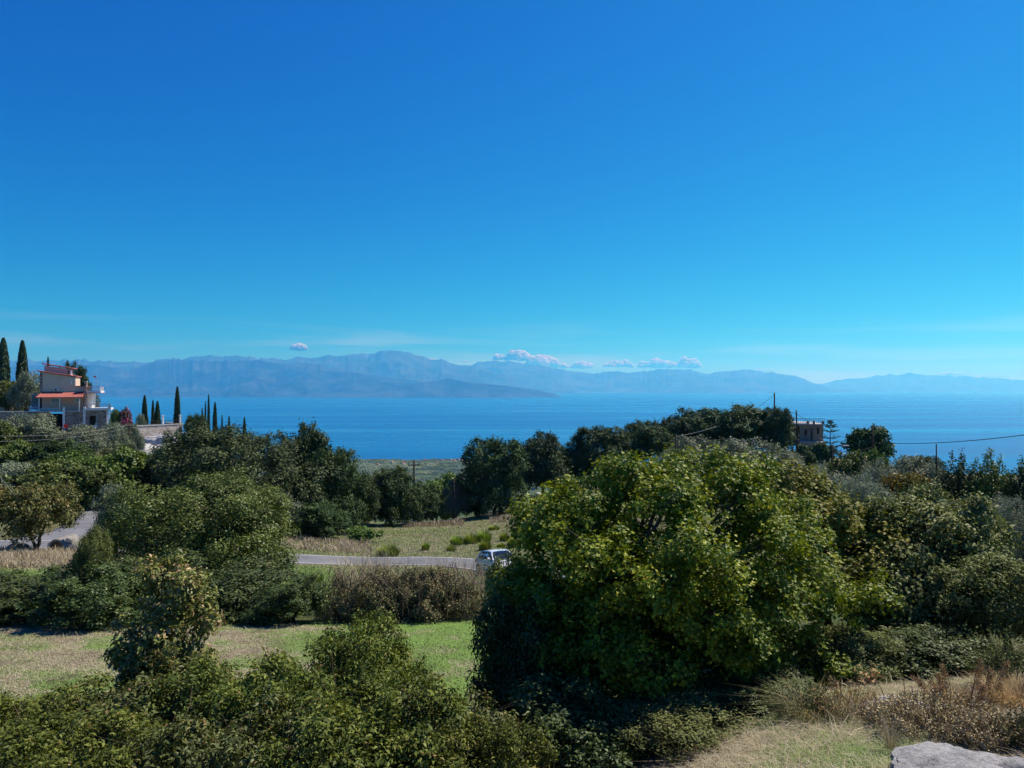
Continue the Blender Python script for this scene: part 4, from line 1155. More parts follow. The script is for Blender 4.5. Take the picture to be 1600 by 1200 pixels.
def make_limestone():
    m, ns, ls, out = mat_new('weathered_limestone')
    b = ns.new('ShaderNodeBsdfPrincipled')
    r, n, src = noise_col(ns, ls, 3.5, [(0.34, (0.07, 0.07, 0.085)), (0.41, (0.40, 0.395, 0.385)), (0.56, (0.66, 0.645, 0.615))], detail=9, rough=0.75)
    r2, n2, _ = noise_col(ns, ls, 22, [(0.35, (0.5,) * 3), (0.58, (1.0,) * 3)], detail=8, rough=0.75, stretch=(1, 1, 2.5))
    ls.new(mixc(ns, ls, 0.8, r.outputs[0], r2.outputs[0], 'MULTIPLY'), b.inputs['Base Color'])
    b.inputs['Roughness'].default_value = 0.9
    bp = ns.new('ShaderNodeBump'); bp.inputs['Strength'].default_value = 1.0; bp.inputs['Distance'].default_value = 0.07
    ls.new(n2.outputs[0], bp.inputs['Height']); ls.new(bp.outputs[0], b.inputs['Normal'])
    ls.new(b.outputs[0], out.inputs['Surface'])
    return m
LIMESTONE = make_limestone()

def stone_wall_mat(name, tones, scale=2.4, mortar=(0.42, 0.39, 0.35)):
    m, ns, ls, out = mat_new(name)
    b = ns.new('ShaderNodeBsdfPrincipled')
    tc = ns.new('ShaderNodeTexCoord')
    mp = ns.new('ShaderNodeMapping'); mp.inputs['Scale'].default_value = (1, 1, 1.5)
    ls.new(tc.outputs['Object'], mp.inputs['Vector'])
    v = ns.new('ShaderNodeTexVoronoi'); v.inputs['Scale'].default_value = scale
    e = ns.new('ShaderNodeTexVoronoi'); e.feature = 'DISTANCE_TO_EDGE'; e.inputs['Scale'].default_value = scale
    for q in (v, e): ls.new(mp.outputs[0], q.inputs['Vector'])
    sp = ns.new('ShaderNodeSeparateColor'); ls.new(v.outputs['Color'], sp.inputs[0])
    r = ramp(ns, [(i / (len(tones) - 1), t) for i, t in enumerate(tones)]); ls.new(sp.outputs[0], r.inputs[0])
    er = ramp(ns, [(0.02, (1, 1, 1)), (0.07, (0, 0, 0))]); ls.new(e.outputs['Distance'], er.inputs[0])
    ls.new(mixc(ns, ls, er.outputs[0], r.outputs[0], mortar), b.inputs['Base Color'])
    b.inputs['Roughness'].default_value = 0.9
    bp = ns.new('ShaderNodeBump'); bp.inputs['Strength'].default_value = 0.7; bp.inputs['Distance'].default_value = 0.06; bp.invert = True
    ls.new(er.outputs[0], bp.inputs['Height']); ls.new(bp.outputs[0], b.inputs['Normal'])
    ls.new(b.outputs[0], out.inputs['Surface'])
    return m
STONE_RED = stone_wall_mat('reddish_rubble_stone', [(0.15, 0.07, 0.055), (0.28, 0.20, 0.16), (0.36, 0.30, 0.25), (0.22, 0.10, 0.08), (0.40, 0.34, 0.28)], 2.2)
STONE_PALE = stone_wall_mat('pale_rubble_stone', [(0.38, 0.28, 0.23), (0.54, 0.46, 0.40), (0.33, 0.27, 0.24), (0.60, 0.54, 0.48), (0.44, 0.32, 0.27)], 2.0, (0.64, 0.58, 0.53))
STONE_TAN = stone_wall_mat('tan_squared_stone', [(0.25, 0.195, 0.135), (0.37, 0.30, 0.22), (0.30, 0.24, 0.17), (0.43, 0.36, 0.27)], 2.6, (0.25, 0.205, 0.155))

# stones, boulders and the culvert by the side road
rock('boulder', P(27, 862, 47.5), (1.5, 1.0, 1.0), 3, pbr('dark_boulder', (0.11, 0.105, 0.10), 0.9, 0.2, var=0.4, scale=4), 'dark boulder at the verge under the rust flecked tree', 'rock', 0.4, 3)
rock('bank_stone', P(841, 772, 112), (1.1, 0.8, 0.6), 5, LIMESTONE, 'pale stone on the sandy bank below the ridge oaks', 'rock', 0.2, 3)
rock('bank_stone', P(833, 765, 113), (0.7, 0.6, 0.4), 6, LIMESTONE, 'smaller stone left of the pale one on the sandy bank', 'rock', 0.9, 3)
cb = MB()
_cx, _cy = X(95, 50), 50.0
_cz = gz(_cx, _cy)
_prof = [(math.cos(math.pi * i / 12), math.sin(math.pi * i / 12)) for i in range(13)]
cb.prism([(c * 0.62, s * 0.85) for c, s in _prof] + [(c * 0.47, s * 0.70) for c, s in reversed(_prof)], -0.5, 1.4)
cb.build('culvert_ring', pbr('stained_concrete', (0.26, 0.25, 0.235), 0.9, 0.15, var=0.35, scale=3, bump=0.4), None, False, (_cx, _cy, _cz - 0.05))
tag(bpy.data.objects['culvert_ring'], 'arched concrete culvert mouth in the dry verge', 'culvert')
pb = MB(); pb.tube([(0, 0, -0.1), (0.22, 0, 0.75)], [0.03, 0.03], 6)
tag(pb.build('marker_post', pbr('white_plastic', (0.8, 0.8, 0.8), 0.4, 0.4, var=0.03), None, False, P(71, 866, 46.5)), 'thin white leaning post in the dry verge', 'post')

# ------------------------------------------------------------------ utility poles and wires
WOOD = pbr('dark_pole_wood', (0.055, 0.042, 0.034), 0.9, 0.15, var=0.35, scale=6)
STEEL = pbr('galvanised_steel', (0.35, 0.36, 0.37), 0.5, 0.5, metal=0.6, var=0.1)
CABLE = pbr('black_cable', (0.02, 0.02, 0.022), 0.7, 0.2, var=0.1)
CABLE_LIT = pbr('cable_painted_sunlit', (0.45, 0.46, 0.47), 0.5, 0.5, metal=0.3, var=0.1)  # pale copy of the cable, sunlight on it put into the colour
CERAMIC = pbr('insulator_ceramic', (0.22, 0.15, 0.11), 0.3, 0.5, var=0.1)
POLE_TOP = {}
def utility_pole(key, px, d, top, label, arm=0.0, arm_z=0.5, lean=0.0, lamp=False, r=0.12):
    x = X(px, d); z0 = gz(x, d); zt = Zr(top, d)
    root = tag(empty('utility_pole', (x, d, z0)), label, 'pole', 'utility poles')
    h = zt - z0
    MB().tube([(0, 0, -0.3), (lean * 0.5, 0, h * 0.5), (lean, 0, h)], [r * 1.25, r, r * 0.8], 8).build('shaft', WOOD, root, True)
    if arm:
        a = MB(); a.box(lean - arm / 2, lean + arm / 2, -0.18, -0.08, h - arm_z - 0.06, h - arm_z + 0.06)
        a.build('crossarm', WOOD, root)
        for k in (-0.42, 0.0, 0.42):
            MB().tube([(lean + arm * k, -0.13, h - arm_z + 0.06), (lean + arm * k, -0.13, h - arm_z + 0.16), (lean + arm * k, -0.13, h - arm_z + 0.26)], [0.03, 0.07, 0.05], 7).build('insulator', CERAMIC, root)
    if lamp:
        l = MB(); l.tube([(lean, 0, h - 0.2), (lean + 0.5, -0.1, h + 0.05), (lean + 1.0, -0.2, h)], 0.035, 6)
        o = l.build('lamp_arm', STEEL, root)
        MB().box(lean + 0.85, lean + 1.4, -0.3, -0.1, h - 0.08, h + 0.04).build('lamp_head', STEEL, o, bevel=0.02)
    POLE_TOP[key] = Vector((x + lean, d, zt))
    return root
utility_pole('knoll', 1210, 131, 614, 'tallest bare pole rising over the knoll oaks', r=0.15)
utility_pole('house', 1246.5, 119, 641, 'pole in front of the stone house', lean=-0.25, r=0.14)
utility_pole('lamp', 1300, 66, 696, 'pole with a short lamp arm below the tiered conifer', lamp=True)
utility_pole('round', 1363, 82, 667, 'pole running up through the airy round tree')
utility_pole('stub', 1464, 50, 694, 'short pole beside the young trees with upright shoots', lean=-0.05, r=0.05)
utility_pole('cross', 647, 116, 719, 'tall pole with a crossarm seen against the coastal plain', arm=1.9, arm_z=0.75, r=0.17)
utility_pole('meadow', 709, 99, 748, 'thin pole at the far edge of the meadow', r=0.13)
utility_pole('outcrop', 202.5, 103, 663, 'pole in front of the pale rock outcrop', arm=1.2, arm_z=0.3, r=0.14)
utility_pole('ridge', 1056, 92, 680, 'short pole half sunk in scrub below the ridge oaks', r=0.12)

def wire(pts, r, mat, label, sag=0.0):
    a, b = Vector(pts[0]), Vector(pts[-1])
    if len(pts) == 2:
        q = [a.lerp(b, i / 24) - Vector((0, 0, sag * 4 * (i / 24) * (1 - i / 24))) for i in range(25)]
    else:
        q = [Vector(p) for p in pts]
    o = MB().tube(q, r, 5).build('overhead_wire', mat, None, True)
    return tag(o, label, 'wire', 'overhead wires')
_o = POLE_TOP['outcrop']
wire([_o + Vector((-.5, -.1, -.1)), P(-160, 669, 70)], 0.009, CABLE_LIT, 'topmost pale wire crossing the slope below the villa', 1.1)
wire([_o + Vector((0, -.1, -.55)), P(-160, 685, 70)], 0.009, CABLE_LIT, 'middle pale wire crossing the slope below the villa', 0.9)
wire([_o + Vector((.4, -.1, -1.0)), P(-160, 705, 70)], 0.009, CABLE_LIT, 'lowest pale wire crossing the slope below the villa', 0.9)
wire([_o + Vector((0, 0, -.3)), P(300, 675, 112)], 0.014, CABLE_LIT, 'pale wire passing behind the rock outcrop', 0.4)
wire([P(-8, 735, 44), P(45, 800, 44)], 0.006, CABLE_LIT, 'thin stay wire in front of the left slope', 0.0)
wire([POLE_TOP['round'] + Vector((0, 0, -1.7)), P(1980, 612, 34)], 0.030, CABLE, 'thick black cable sloping up to the right edge over the sea', 0.9)
wire([POLE_TOP['round'] + Vector((0, 0, -1.3)), POLE_TOP['house'] + Vector((3, 0, -2.2))], 0.022, CABLE, 'thin cable between the airy tree and the stone house', 0.8)
wire([POLE_TOP['lamp'] + Vector((0, 0, -.5)), POLE_TOP['round'] + Vector((0, 0, -2.2))], 0.02, CABLE, 'thin cable from the lamp pole to the airy tree', 0.25)
wire([POLE_TOP['knoll'] + Vector((0, 0, -.3)), P(1160, 654, 128)], 0.03, CABLE, 'stay cable falling left from the tallest pole', 0.1)
wire([POLE_TOP['house'] + Vector((0, 0, -.5)), P(1264, 657, 127)], 0.03, CABLE, 'service cable from the pole down to the stone house roof', 0.15)
wire([P(1130, 663, 128), P(1095, 674, 110), POLE_TOP['ridge'] + Vector((0, 0, -.2))], 0.013, CABLE_LIT, 'pale wire slanting down the ridge to the short pole', 0.0)
wire([P(1218, 644, 120), P(1236, 643.5, 119.5), P(1243, 646, 119.2), POLE_TOP['house'] + Vector((-.05, 0, -.7))], 0.03, CABLE, 'drooping cable left of the stone house pole', 0.0)

# ------------------------------------------------------------------ villa on the left hill
WHITE = pbr('white_painted_plaster', (0.78, 0.77, 0.74), 0.8, 0.25, var=0.06, scale=1.2)
BEIGE = pbr('beige_plaster', (0.66, 0.53, 0.40), 0.9, 0.15, var=0.07, scale=0.8)
YELLOW = pbr('yellow_plaster', (0.92, 0.50, 0.36), 0.9, 0.15, var=0.07, scale=0.8)
PINK = pbr('pink_plaster', (0.62, 0.40, 0.37), 0.9, 0.15, var=0.07, scale=0.8)
TILE = pbr('terracotta_tile', (0.36, 0.115, 0.095), 0.75, 0.25, var=0.25, scale=4.0)
RAIL = pbr('pale_lilac_railing', (0.50, 0.44, 0.56), 0.6, 0.3, var=0.06)
DARK = pbr('painted_shade_and_grille', (0.02, 0.018, 0.016), 0.8, 0.2, var=0.1)  # near-black: shade of recess and openings put into colour, also the fan grille
SHUT = pbr('grey_shutter', (0.40, 0.41, 0.42), 0.7, 0.3, var=0.06)
GLASS = pbr('window_glass', (0.03, 0.04, 0.05), 0.08, 0.6, var=0.05)
BLUEW = pbr('grey_blue_sheet', (0.16, 0.22, 0.28), 0.7, 0.3, var=0.15)
REDP = pbr('red_plastic', (0.60, 0.05, 0.03), 0.4, 0.4, var=0.05)

VD = 125.0
VK = VD / F
VC = 0.862
def vx(px): return (px - 110.0) * VK * VC
def vz(py): return (672.0 - py) * VK
villa = tag(empty('villa', P(110, 672, VD), R(24)), 'beige and yellow villa with red tiled roofs on the left hill', 'house')
def vbox(name, mat, px0, px1, py0, py1, y0, y1, parent=None, bevel=0.0):
    return MB().box(vx(px0), vx(px1), y0, y1, vz(py1), vz(py0)).build(name, mat, parent or villa, bevel=bevel)
def vprism(name, mat, pts, y0, y1, parent=None):
    return MB().prism([(vx(a), vz(b)) for a, b in pts], y0, y1).build(name, mat, parent or villa)

def tile_sheet(name, a, b, c, d, n, parent, mat=TILE, rows=5, amp=0.05):
    """corrugated tile roof over the quad a b (eaves) c d (ridge)"""
    a, b, c, d = (Vector(q) for q in (a, b, c, d))
    nn = (b - a).cross(d - a).normalized()
    if nn.z < 0: nn = -nn
    m = n * 4
    V = []
    R_ = rows * 2
    for j in range(R_ + 1):
        t = j / R_
        step = 0.035 * (1 - (t * rows) % 1)
        for i in range(m + 1):
            s = i / m
            p = (a.lerp(b, s)).lerp(d.lerp(c, s), t)
            V.append(p + nn * (amp * math.cos(2 * math.pi * s * n) + step + 0.08))
    top = mesh_obj(name, make_mesh(name, np.array([tuple(v) for v in V]), grid_faces(R_ + 1, m + 1), mat, True), parent)
    sm = top.modifiers.new('thick', 'SOLIDIFY'); sm.thickness = 0.10; sm.offset = -1
    return top
# stone basement
vbox('basement_wall', STONE_RED, 101.5, 130, 643.5, 680, 0.25, 3.0)
vbox('basement_wall', STONE_RED, 60, 75, 645, 680, 0.25, 3.0)
vbox('garage_shade_panel', DARK, 75, 98, 647, 680, 2.2, 3.0)  # near-black panel, the shade of the garage recess put into its colour
vbox('basement_wall', STONE_RED, 151, 167, 641.5, 680, 0.0, 4.0)
vbox('basement_wall', STONE_RED, 134, 140.5, 641.5, 680, 0.0, 4.0)
vbox('door_lintel', STONE_RED, 140.5, 151, 641.5, 650, 0.0, 4.0)
vbox('cellar_door', pbr('brown_door_wood', (0.09, 0.045, 0.03), 0.7, 0.3, var=0.3, scale=6), 140.5, 149.5, 650, 668, 0.9, 1.1)
vbox('door_step', WHITE, 143, 153, 665.5, 668, -0.5, 0.9)
for a, b in ((98, 101.5), (130.2, 134)):
    vbox('column', WHITE, a, b, 636, 682, -0.1, 0.35)
for a in (167.4, 171.5):
    vbox('column', WHITE, a, a + 1.6, 643, 680, 0.0, 0.3)
# terrace slabs
vbox('terrace_slab', CONCRETE, 60, 130.2, 642.0, 643.5, 0.1, 4.2)
vbox('terrace_slab', WHITE, 134, 175, 638.2, 641.4, -0.4, 5.0)
# living floor with the tiled porch
vbox('wall', YELLOW, 62, 129.8, 619, 642.0, 2.4, 9.0)
for a in (60.5, 92.2, 122.8):
    vbox('porch_post', WHITE, a, a + 1.3, 620, 642.0, 0.25, 0.42)
tile_sheet('porch_roof', (vx(57), -0.15, vz(621.5)), (vx(128), -0.15, vz(621.5)), (vx(130), 2.45, vz(612.8)), (vx(64), 2.45, vz(612.8)), 30, villa)
MB().tube([(vx(57), -0.15, vz(621.0)), (vx(65), 2.4, vz(612.3))], 0.13, 7).build('ridge_tile', TILE, villa)
MB().tube([(vx(128), -0.15, vz(621.0)), (vx(130), 2.4, vz(612.3))], 0.13, 7).build('ridge_tile', TILE, villa)
def vwindow(px0, px1, py0, py1, y, mat=SHUT):
    f = MB()
    x0, x1, z0, z1 = vx(px0), vx(px1), vz(py1), vz(py0)
    w = 0.11
    f.box(x0, x0 + w, y - 0.08, y + 0.05, z0, z1); f.box(x1 - w, x1, y - 0.08, y + 0.05, z0, z1)
    f.box(x0 + w, x1 - w, y - 0.08, y + 0.05, z1 - w, z1); f.box(x0 + w, x1 - w, y - 0.10, y + 0.05, z0, z0 + w)
    o = f.build('window', WHITE, villa)
    MB().box(x0 + w, x1 - w, y - 0.045, y - 0.02, z0 + w, z1 - w).build('shutter', mat, o)
    return o
vwindow(75.5, 90.5, 622, 630.5, 2.4)
vwindow(114.5, 124, 622, 629.5, 2.4)
vbox('low_fence_wall', SHUT, 62, 92, 637.5, 642.0, 0.45, 0.55)
# bedroom floor, lean-to roofs falling to the right
vprism('wall', BEIGE, [(63, 614), (131, 614), (131, 604.5), (115.4, 604.5), (115.4, 589), (63, 581.5)], 2.3, 8.6)
vprism('wall', BEIGE, [(63, 619.0), (130.0, 619.0), (130.0, 614.0), (63, 614.0)], 2.46, 8.6)
vprism('stone_pier', STONE_RED, [(59, 622), (63, 622), (63, 581.4), (59, 581)], 2.2, 7.5)
tile_sheet('roof', (vx(117.5), 1.9, vz(588.6)), (vx(117.5), 9.2, vz(588.6)), (vx(54.5), 9.2, vz(579.8)), (vx(54.5), 1.9, vz(579.8)), 22, villa, rows=16)
vbox('parapet_cap', TILE, 115.5, 131, 602.9, 604.5, 2.2, 8.0)
vprism('niche', WHITE, [(104.3, 603.5)] + [(109.8 - 5.5 * math.cos(math.pi * i / 10), 594.5 - 4.6 * math.sin(math.pi * i / 10)) for i in range(11)] + [(115.3, 603.5)], 2.2, 2.297)
vprism('niche_back', BEIGE, [(105.4, 603.6)] + [(109.8 - 4.4 * math.cos(math.pi * i / 10), 594.6 - 3.7 * math.sin(math.pi * i / 10)) for i in range(11)] + [(114.2, 603.6)], 2.17, 2.197)
vbox('painted_lit_window', WHITE, 108, 110.2, 594, 601, 2.10, 2.168)  # lit window drawn as a white block, its brightness put into the colour
ac = vbox('air_conditioner', WHITE, 82, 88.6, 606.5, 611, 1.85, 2.29, bevel=0.03)
MB().tube([(vx(84.6), 1.80, vz(608.8)), (vx(84.6), 1.845, vz(608.8))], 0.17, 14).build('fan_grille', DARK, ac)
# attic
vprism('attic_wall', PINK, [(64, 585), (104.5, 590), (104.5, 576.6), (64, 570.6)], 3.6, 7.6)
vbox('attic_window', GLASS, 101.2, 104.0, 578, 585.5, 3.53, 3.597)
vbox('attic_post', WHITE, 105.2, 107.2, 577.4, 587, 3.4, 3.8)
tile_sheet('attic_roof', (vx(111), 3.1, vz(575.6)), (vx(111), 8.1, vz(575.6)), (vx(61), 8.1, vz(568.2)), (vx(61), 3.1, vz(568.2)), 15, villa, rows=12)
# chimney pier, balconies and the sunlit return wall
vbox('chimney', STONE_RED, 130.2, 134.2, 597, 637, 1.4, 2.6)
vbox('chimney_cap', CONCRETE, 129.8, 134.7, 595.4, 597, 1.3, 2.7)
vbox('return_wall', WHITE, 134.3, 141.5, 613.8, 638.2, 2.7, 8.0)
vbox('balcony_slab', WHITE, 134.3, 157.5, 611.2, 613.8, 0.8, 7.6)
vbox('balcony_soffit', TILE, 134.3, 158.5, 613.81, 614.5, 0.7, 7.7)
vbox('balcony_panel', pbr('orange_awning', (0.62, 0.27, 0.13), 0.8, 0.2), 135, 139, 604, 611.2, 1.0, 1.05)
def railing(x0, x1, z0, z1, y, n, mat=RAIL, parent=None):
    r = MB()
    r.box(vx(x0), vx(x1), y - 0.03, y + 0.03, vz(z0) - 0.07, vz(z0))
    r.box(vx(x0), vx(x1), y - 0.02, y + 0.02, vz(z1), vz(z1) + 0.05)
    o = r.build('railing', mat, parent or villa)
    for i in range(n):
        x = vx(x0) + (vx(x1) - vx(x0)) * (i + 0.5) / n
        MB().box(x - 0.018, x + 0.018, y - 0.018, y + 0.018, vz(z1) + 0.05, vz(z0) - 0.07).build('baluster', mat, o)
    return o
railing(139, 156.8, 603.2, 611.2, 0.95, 14)
railing(136, 170, 631.2, 638.2, -0.3, 22)
railing(44, 62, 635.5, 642.5, 0.2, 9)
vbox('end_panel', WHITE, 150.5, 156.8, 604.2, 612.2, 7.0, 7.1)
vbox('end_panel', WHITE, 170.2, 175.4, 631.4, 640.0, -0.38, -0.28)
MB().tube([(vx(148), 3.0, vz(611.2)), (vx(148), 3.0, vz(587))], 0.03, 6).build('flag_pole', STEEL, villa)
MB().box(vx(144), vx(148), 2.98, 3.02, vz(589.6), vz(586.8)).build('flag', REDP, villa)
# left annexe
vbox('annexe', BLUEW, 45, 58.5, 617, 640, 3.0, 7.0)
vbox('annexe_roof', CONCRETE, 43.5, 60, 615.6, 617, 2.7, 7.3)
vbox('annexe_window', GLASS, 47, 53, 621, 628.5, 2.92, 2.997)
# terrace wall running left
gw = tag(empty('terrace_wall', P(36, 656, 122), R(28)), 'rubble terrace wall running left from the villa', 'wall')
MB().box(-3.4, 3.0, 0, 0.6, -3.0, 1.3).build('wall', STONE_RED, gw)
MB().box(-3.5, 3.05, -0.06, 0.66, 1.3, 1.42).build('coping', CONCRETE, gw)
# red chair on the lower terrace
ch = tag(empty('red_chair', P(104, 670, VD) + Vector((0.3, -0.75, -0.15)), R(20)), 'red plastic chair beside the white column under the villa', 'chair')
MB().box(-.28, .28, -.26, .26, .40, .45).build('seat', REDP, ch, bevel=0.02)
MB().box(-.28, .28, .22, .27, .45, .95).build('backrest', REDP, ch, bevel=0.02)
for sx in (-1, 1):
    MB().box(sx * .26 - .03, sx * .26 + .03, -.24, .24, .62, .66).build('armrest', REDP, ch)
    for sy in (-1, 1):
        MB().tube([(sx * .26, sy * .24, 0), (sx * .25, sy * .22, .42)], .028, 6).build('leg', REDP, ch)

# garden wall with rounded end, posts and railing, and the rock below it
gd = tag(empty('garden_wall', P(245, 676, 117), R(58)), 'pale rubble retaining wall with a rounded end below the garden', 'wall')
gk = 117 / F * 1.07
_w = [((px - 245) * gk, 0.0) for px in (186, 205, 225, 245, 262, 276)]
_path = _w + [((291 - 245) * gk - 1.6 * (1 - math.sin(a)), 1.6 - 1.6 * math.cos(a)) for a in [0.2, 0.5, 0.8, 1.1, 1.4, 1.57]] + [((291 - 245) * gk, 5.0)]
def wall_strip(path, z0, z1, th, name, mat, parent):
    V = []; n = len(path)
    for (x, y) in path:
        V += [(x, y, z0), (x, y, z1)]
    f = [(2 * i, 2 * i + 2, 2 * i + 3, 2 * i + 1) for i in range(n - 1)]
    m = MB(); m.add(V, f)
    o = m.build(name, mat, parent)
    s = o.modifiers.new('thick', 'SOLIDIFY'); s.thickness = th; s.offset = 0
    return o
gz0 = lambda py: -(py - 676) / F * 117
wall_strip(_path, gz0(700), gz0(665), 0.5, 'wall', STONE_PALE, gd)
wall_strip(_path, gz0(665) + 0.003, gz0(663.4), 0.62, 'coping', CONCRETE, gd)
for px in (254.5, 282.5):
    x = (px - 245) * gk
    MB().box(x - .12, x + .12, -.12, .12, gz0(663.4), gz0(650.5)).build('gate_post', WHITE, gd, bevel=0.02)
    MB().box(x - .17, x + .17, -.17, .17, gz0(650.5), gz0(649.4)).build('post_cap', WHITE, gd)
for a, b in ((228, 253), (256, 281)):
    xa, xb = (a - 245) * gk, (b - 245) * gk
    r = MB(); r.box(xa, xb, -.02, .02, gz0(657.4), gz0(656.8)); r.box(xa, xb, -.02, .02, gz0(662.6), gz0(662.0))
    o = r.build('railing', WOOD, gd)
    for i in range(12):
        x = xa + (xb - xa) * (i + .5) / 12
        MB().box(x - .015, x + .015, -.015, .015, gz0(662.0), gz0(657.4)).build('baluster', WOOD, o)
rock('rock_outcrop', P(262, 704, 113), (8.6, 4.4, 5.0), 17, LIMESTONE, 'pale limestone outcrop under the garden wall', 'rock', 0.1, 5, 0.4)
rock('rock_outcrop', P(226, 712, 110), (4.6, 3.2, 3.2), 19, LIMESTONE, 'smaller limestone ledge beside the outcrop pole', 'rock', 0.5, 5, 0.4)
rock('rock_outcrop', P(206, 724, 106), (3.6, 2.5, 3.4), 23, LIMESTONE, 'lowest limestone ledge at the foot of the outcrop pole', 'rock', 0.9, 4, 0.4)
bw = tag(empty('hillside_hut', P(9, 632, 140), R(26)), 'small pale walled hut at the left edge below the cypresses', 'building')
MB().box(-1.6, 1.1, 0, 2.5, -2.5, 1.0).build('wall', BEIGE, bw)
MB().box(-1.8, 1.3, -.2, 2.7, 1.0, 1.2).build('roof', CONCRETE, bw)

# ------------------------------------------------------------------ stone house on the right knoll
SD = 130.0
SK = SD / F
def sx(px): return (px - 1262.0) * SK * 0.93
def sz(py): return (692.0 - py) * SK
sh = tag(empty('stone_house', P(1262, 692, SD), R(-12)), 'flat roofed stone house on the right knoll above the sea', 'house')
def sbox(name, mat, a, b, c, d, y0, y1, parent=None):
    return MB().box(sx(a), sx(b), y0, y1, sz(d), sz(c)).build(name, mat, parent or sh)
def arch_pts(a, b, top, bot):
    m = (a + b) / 2; r = (b - a) / 2
    return [(sx(a), sz(bot))] + [(sx(m - r * math.cos(math.pi * i / 8)), sz(top + r) + r * SK * math.sin(math.pi * i / 8)) for i in range(9)] + [(sx(b), sz(bot))]
# front wall with real openings (panels butted around them)
ops = [(1256.4, 1260.6, 671, 680.5), (1266.2, 1269.6, 669, 687), (1276.2, 1280.0, 668, 678)]
xs = 1249.0
for a, b, t, bo in ops:
    sbox('wall', STONE_TAN, xs, a, 664, 698, 0, 0.5)
    sbox('wall', STONE_TAN, a, b, 664, t, 0.003, 0.497)
    sbox('wall', STONE_TAN, a, b, bo, 698, 0.003, 0.497)
    w = MB().prism(arch_pts(a + 0.5, b - 0.5, t + 0.6, bo - 0.3), 0.30, 0.36).build('window', GLASS, sh)
    MB().box(sx(a), sx(b), 0.36, 0.44, sz(bo), sz(t)).build('opening_shade', DARK, w)  # near-black box behind the pane, shade of the room put into colour
    MB().box(sx((a + b) / 2) - 0.03, sx((a + b) / 2) + 0.03, 0.26, 0.298, sz(bo), sz(t + 1)).build('mullion', WOOD, w)
    xs = b
sbox('wall', STONE_TAN, xs, 1286.5, 664, 698, 0, 0.5)
sbox('side_wall', STONE_TAN, 1282.5, 1286.5, 664, 698, 0.5, 8.0)
sbox('wing_wall', STONE_TAN, 1232, 1249, 665.5, 698, 1.6, 8.0)
sbox('back_wall', STONE_TAN, 1249, 1282.5, 664, 698, 7.4, 8.0)
sbox('roof_slab', CONCRETE, 1230.5, 1265, 661.4, 663.99, -0.35, 8.2)
sbox('roof_slab', CONCRETE, 1265, 1287.5, 662.2, 663.99, -0.25, 8.2)
for a in (1261.0, 1270.5, 1284.6):
    sbox('parapet_pier', STONE_TAN, a, a + 2.6, 657.5, 662.2 if a > 1265 else 661.4, -0.2, 0.5)
r = MB(); r.box(sx(1231), sx(1289), -.22, -.18, sz(654.2), sz(653.7)); r.box(sx(1231), sx(1289), -.22, -.18, sz(660.4), sz(660.0))
rl = r.build('roof_railing', WOOD, sh)
for i in range(20):
    x = sx(1231) + (sx(1289) - sx(1231)) * (i + .5) / 20
    MB().box(x - .02, x + .02, -.22, -.18, sz(661.4), sz(653.7)).build('baluster', WOOD, rl)
sbox('drain_pipe', STEEL, 1250.5, 1251.2, 665, 690, -0.12, -0.003)
sbox('terrace', CONCRETE, 1248, 1288, 689.4, 691.2, -1.8, -0.003)
sbox('terrace_wall', STONE_RED, 1242, 1287, 691.2, 702, -1.7, -0.4)
b_ = sbox('side_balcony', CONCRETE, 1286.51, 1291, 684, 685.4, 1.0, 3.0)
r = MB(); r.box(sx(1290.2), sx(1290.8), 1.0, 3.0, sz(678.6), sz(678)); r.box(sx(1290.2), sx(1290.8), 1.0, 1.05, sz(684), sz(678.6)); r.box(sx(1290.2), sx(1290.8), 2.9, 2.95, sz(684), sz(678.6))
r.build('balcony_rail', WOOD, b_)

# tiered conifer beside the stone house
nf = tag(empty('tiered_conifer', (X(1297, 126), 126, gz(X(1297, 126), 126))), 'slender conifer with tiered branches beside the stone house', 'tree')
_h = Zr(654.5, 126) - nf.location.z
MB().tube([(0, 0, -.3), (0.02, 0, _h * .5), (0, 0, _h)], [0.12, 0.08, 0.02], 7).build('trunk', BARK, nf)
rg = np.random.default_rng(77)
for ti, (py, rad) in enumerate(((658, .45), (661, .55), (665, .95), (667.5, 1.15), (674, 1.45), (684.5, 1.65), (692, 1.7), (699, 1.8), (706, 1.8))):
    z = Zr(py, 126) - nf.location.z
    tb = MB(); Pn, Nn, An, Vn = [], [], [], []
    for k in range(7):
        a = 6.283 * k / 7 + ti * 0.5 + rg.normal() * .1
        rr = rad * (0.8 + 0.3 * rg.random())
        e = Vector((math.cos(a) * rr, math.sin(a) * rr, z + rr * 0.22)); s = Vector((0, 0, z - 0.05))
        mid = s.lerp(e, 0.5) - Vector((0, 0, rr * 0.08))
        tb.tube([s, mid, e], [.03, .025, .012], 4)
        m = 34
        t = rg.random(m) * 0.75 + 0.25
        ps = np.array([tuple(s.lerp(e, float(q)) - Vector((0, 0, rr * .08 * math.sin(math.pi * q)))) for q in t]) + rg.normal(size=(m, 3)) * .045
        Pn.append(ps); Nn.append(nrm(rg.normal(size=(m, 3)) + np.array([0, 0, .8]))); An.append(np.tile([math.cos(a), math.sin(a), .4], (m, 1)) + rg.normal(size=(m, 3)) * .5); Vn.append(rg.random(m))
    br = tb.build('branch_tier', BARK, nf)
    mesh_obj('foliage', leaf_mesh('foliage', np.vstack(Pn), np.vstack(Nn), np.vstack(An), .22, .10, LM['cypress'], np.concatenate(Vn)), br)

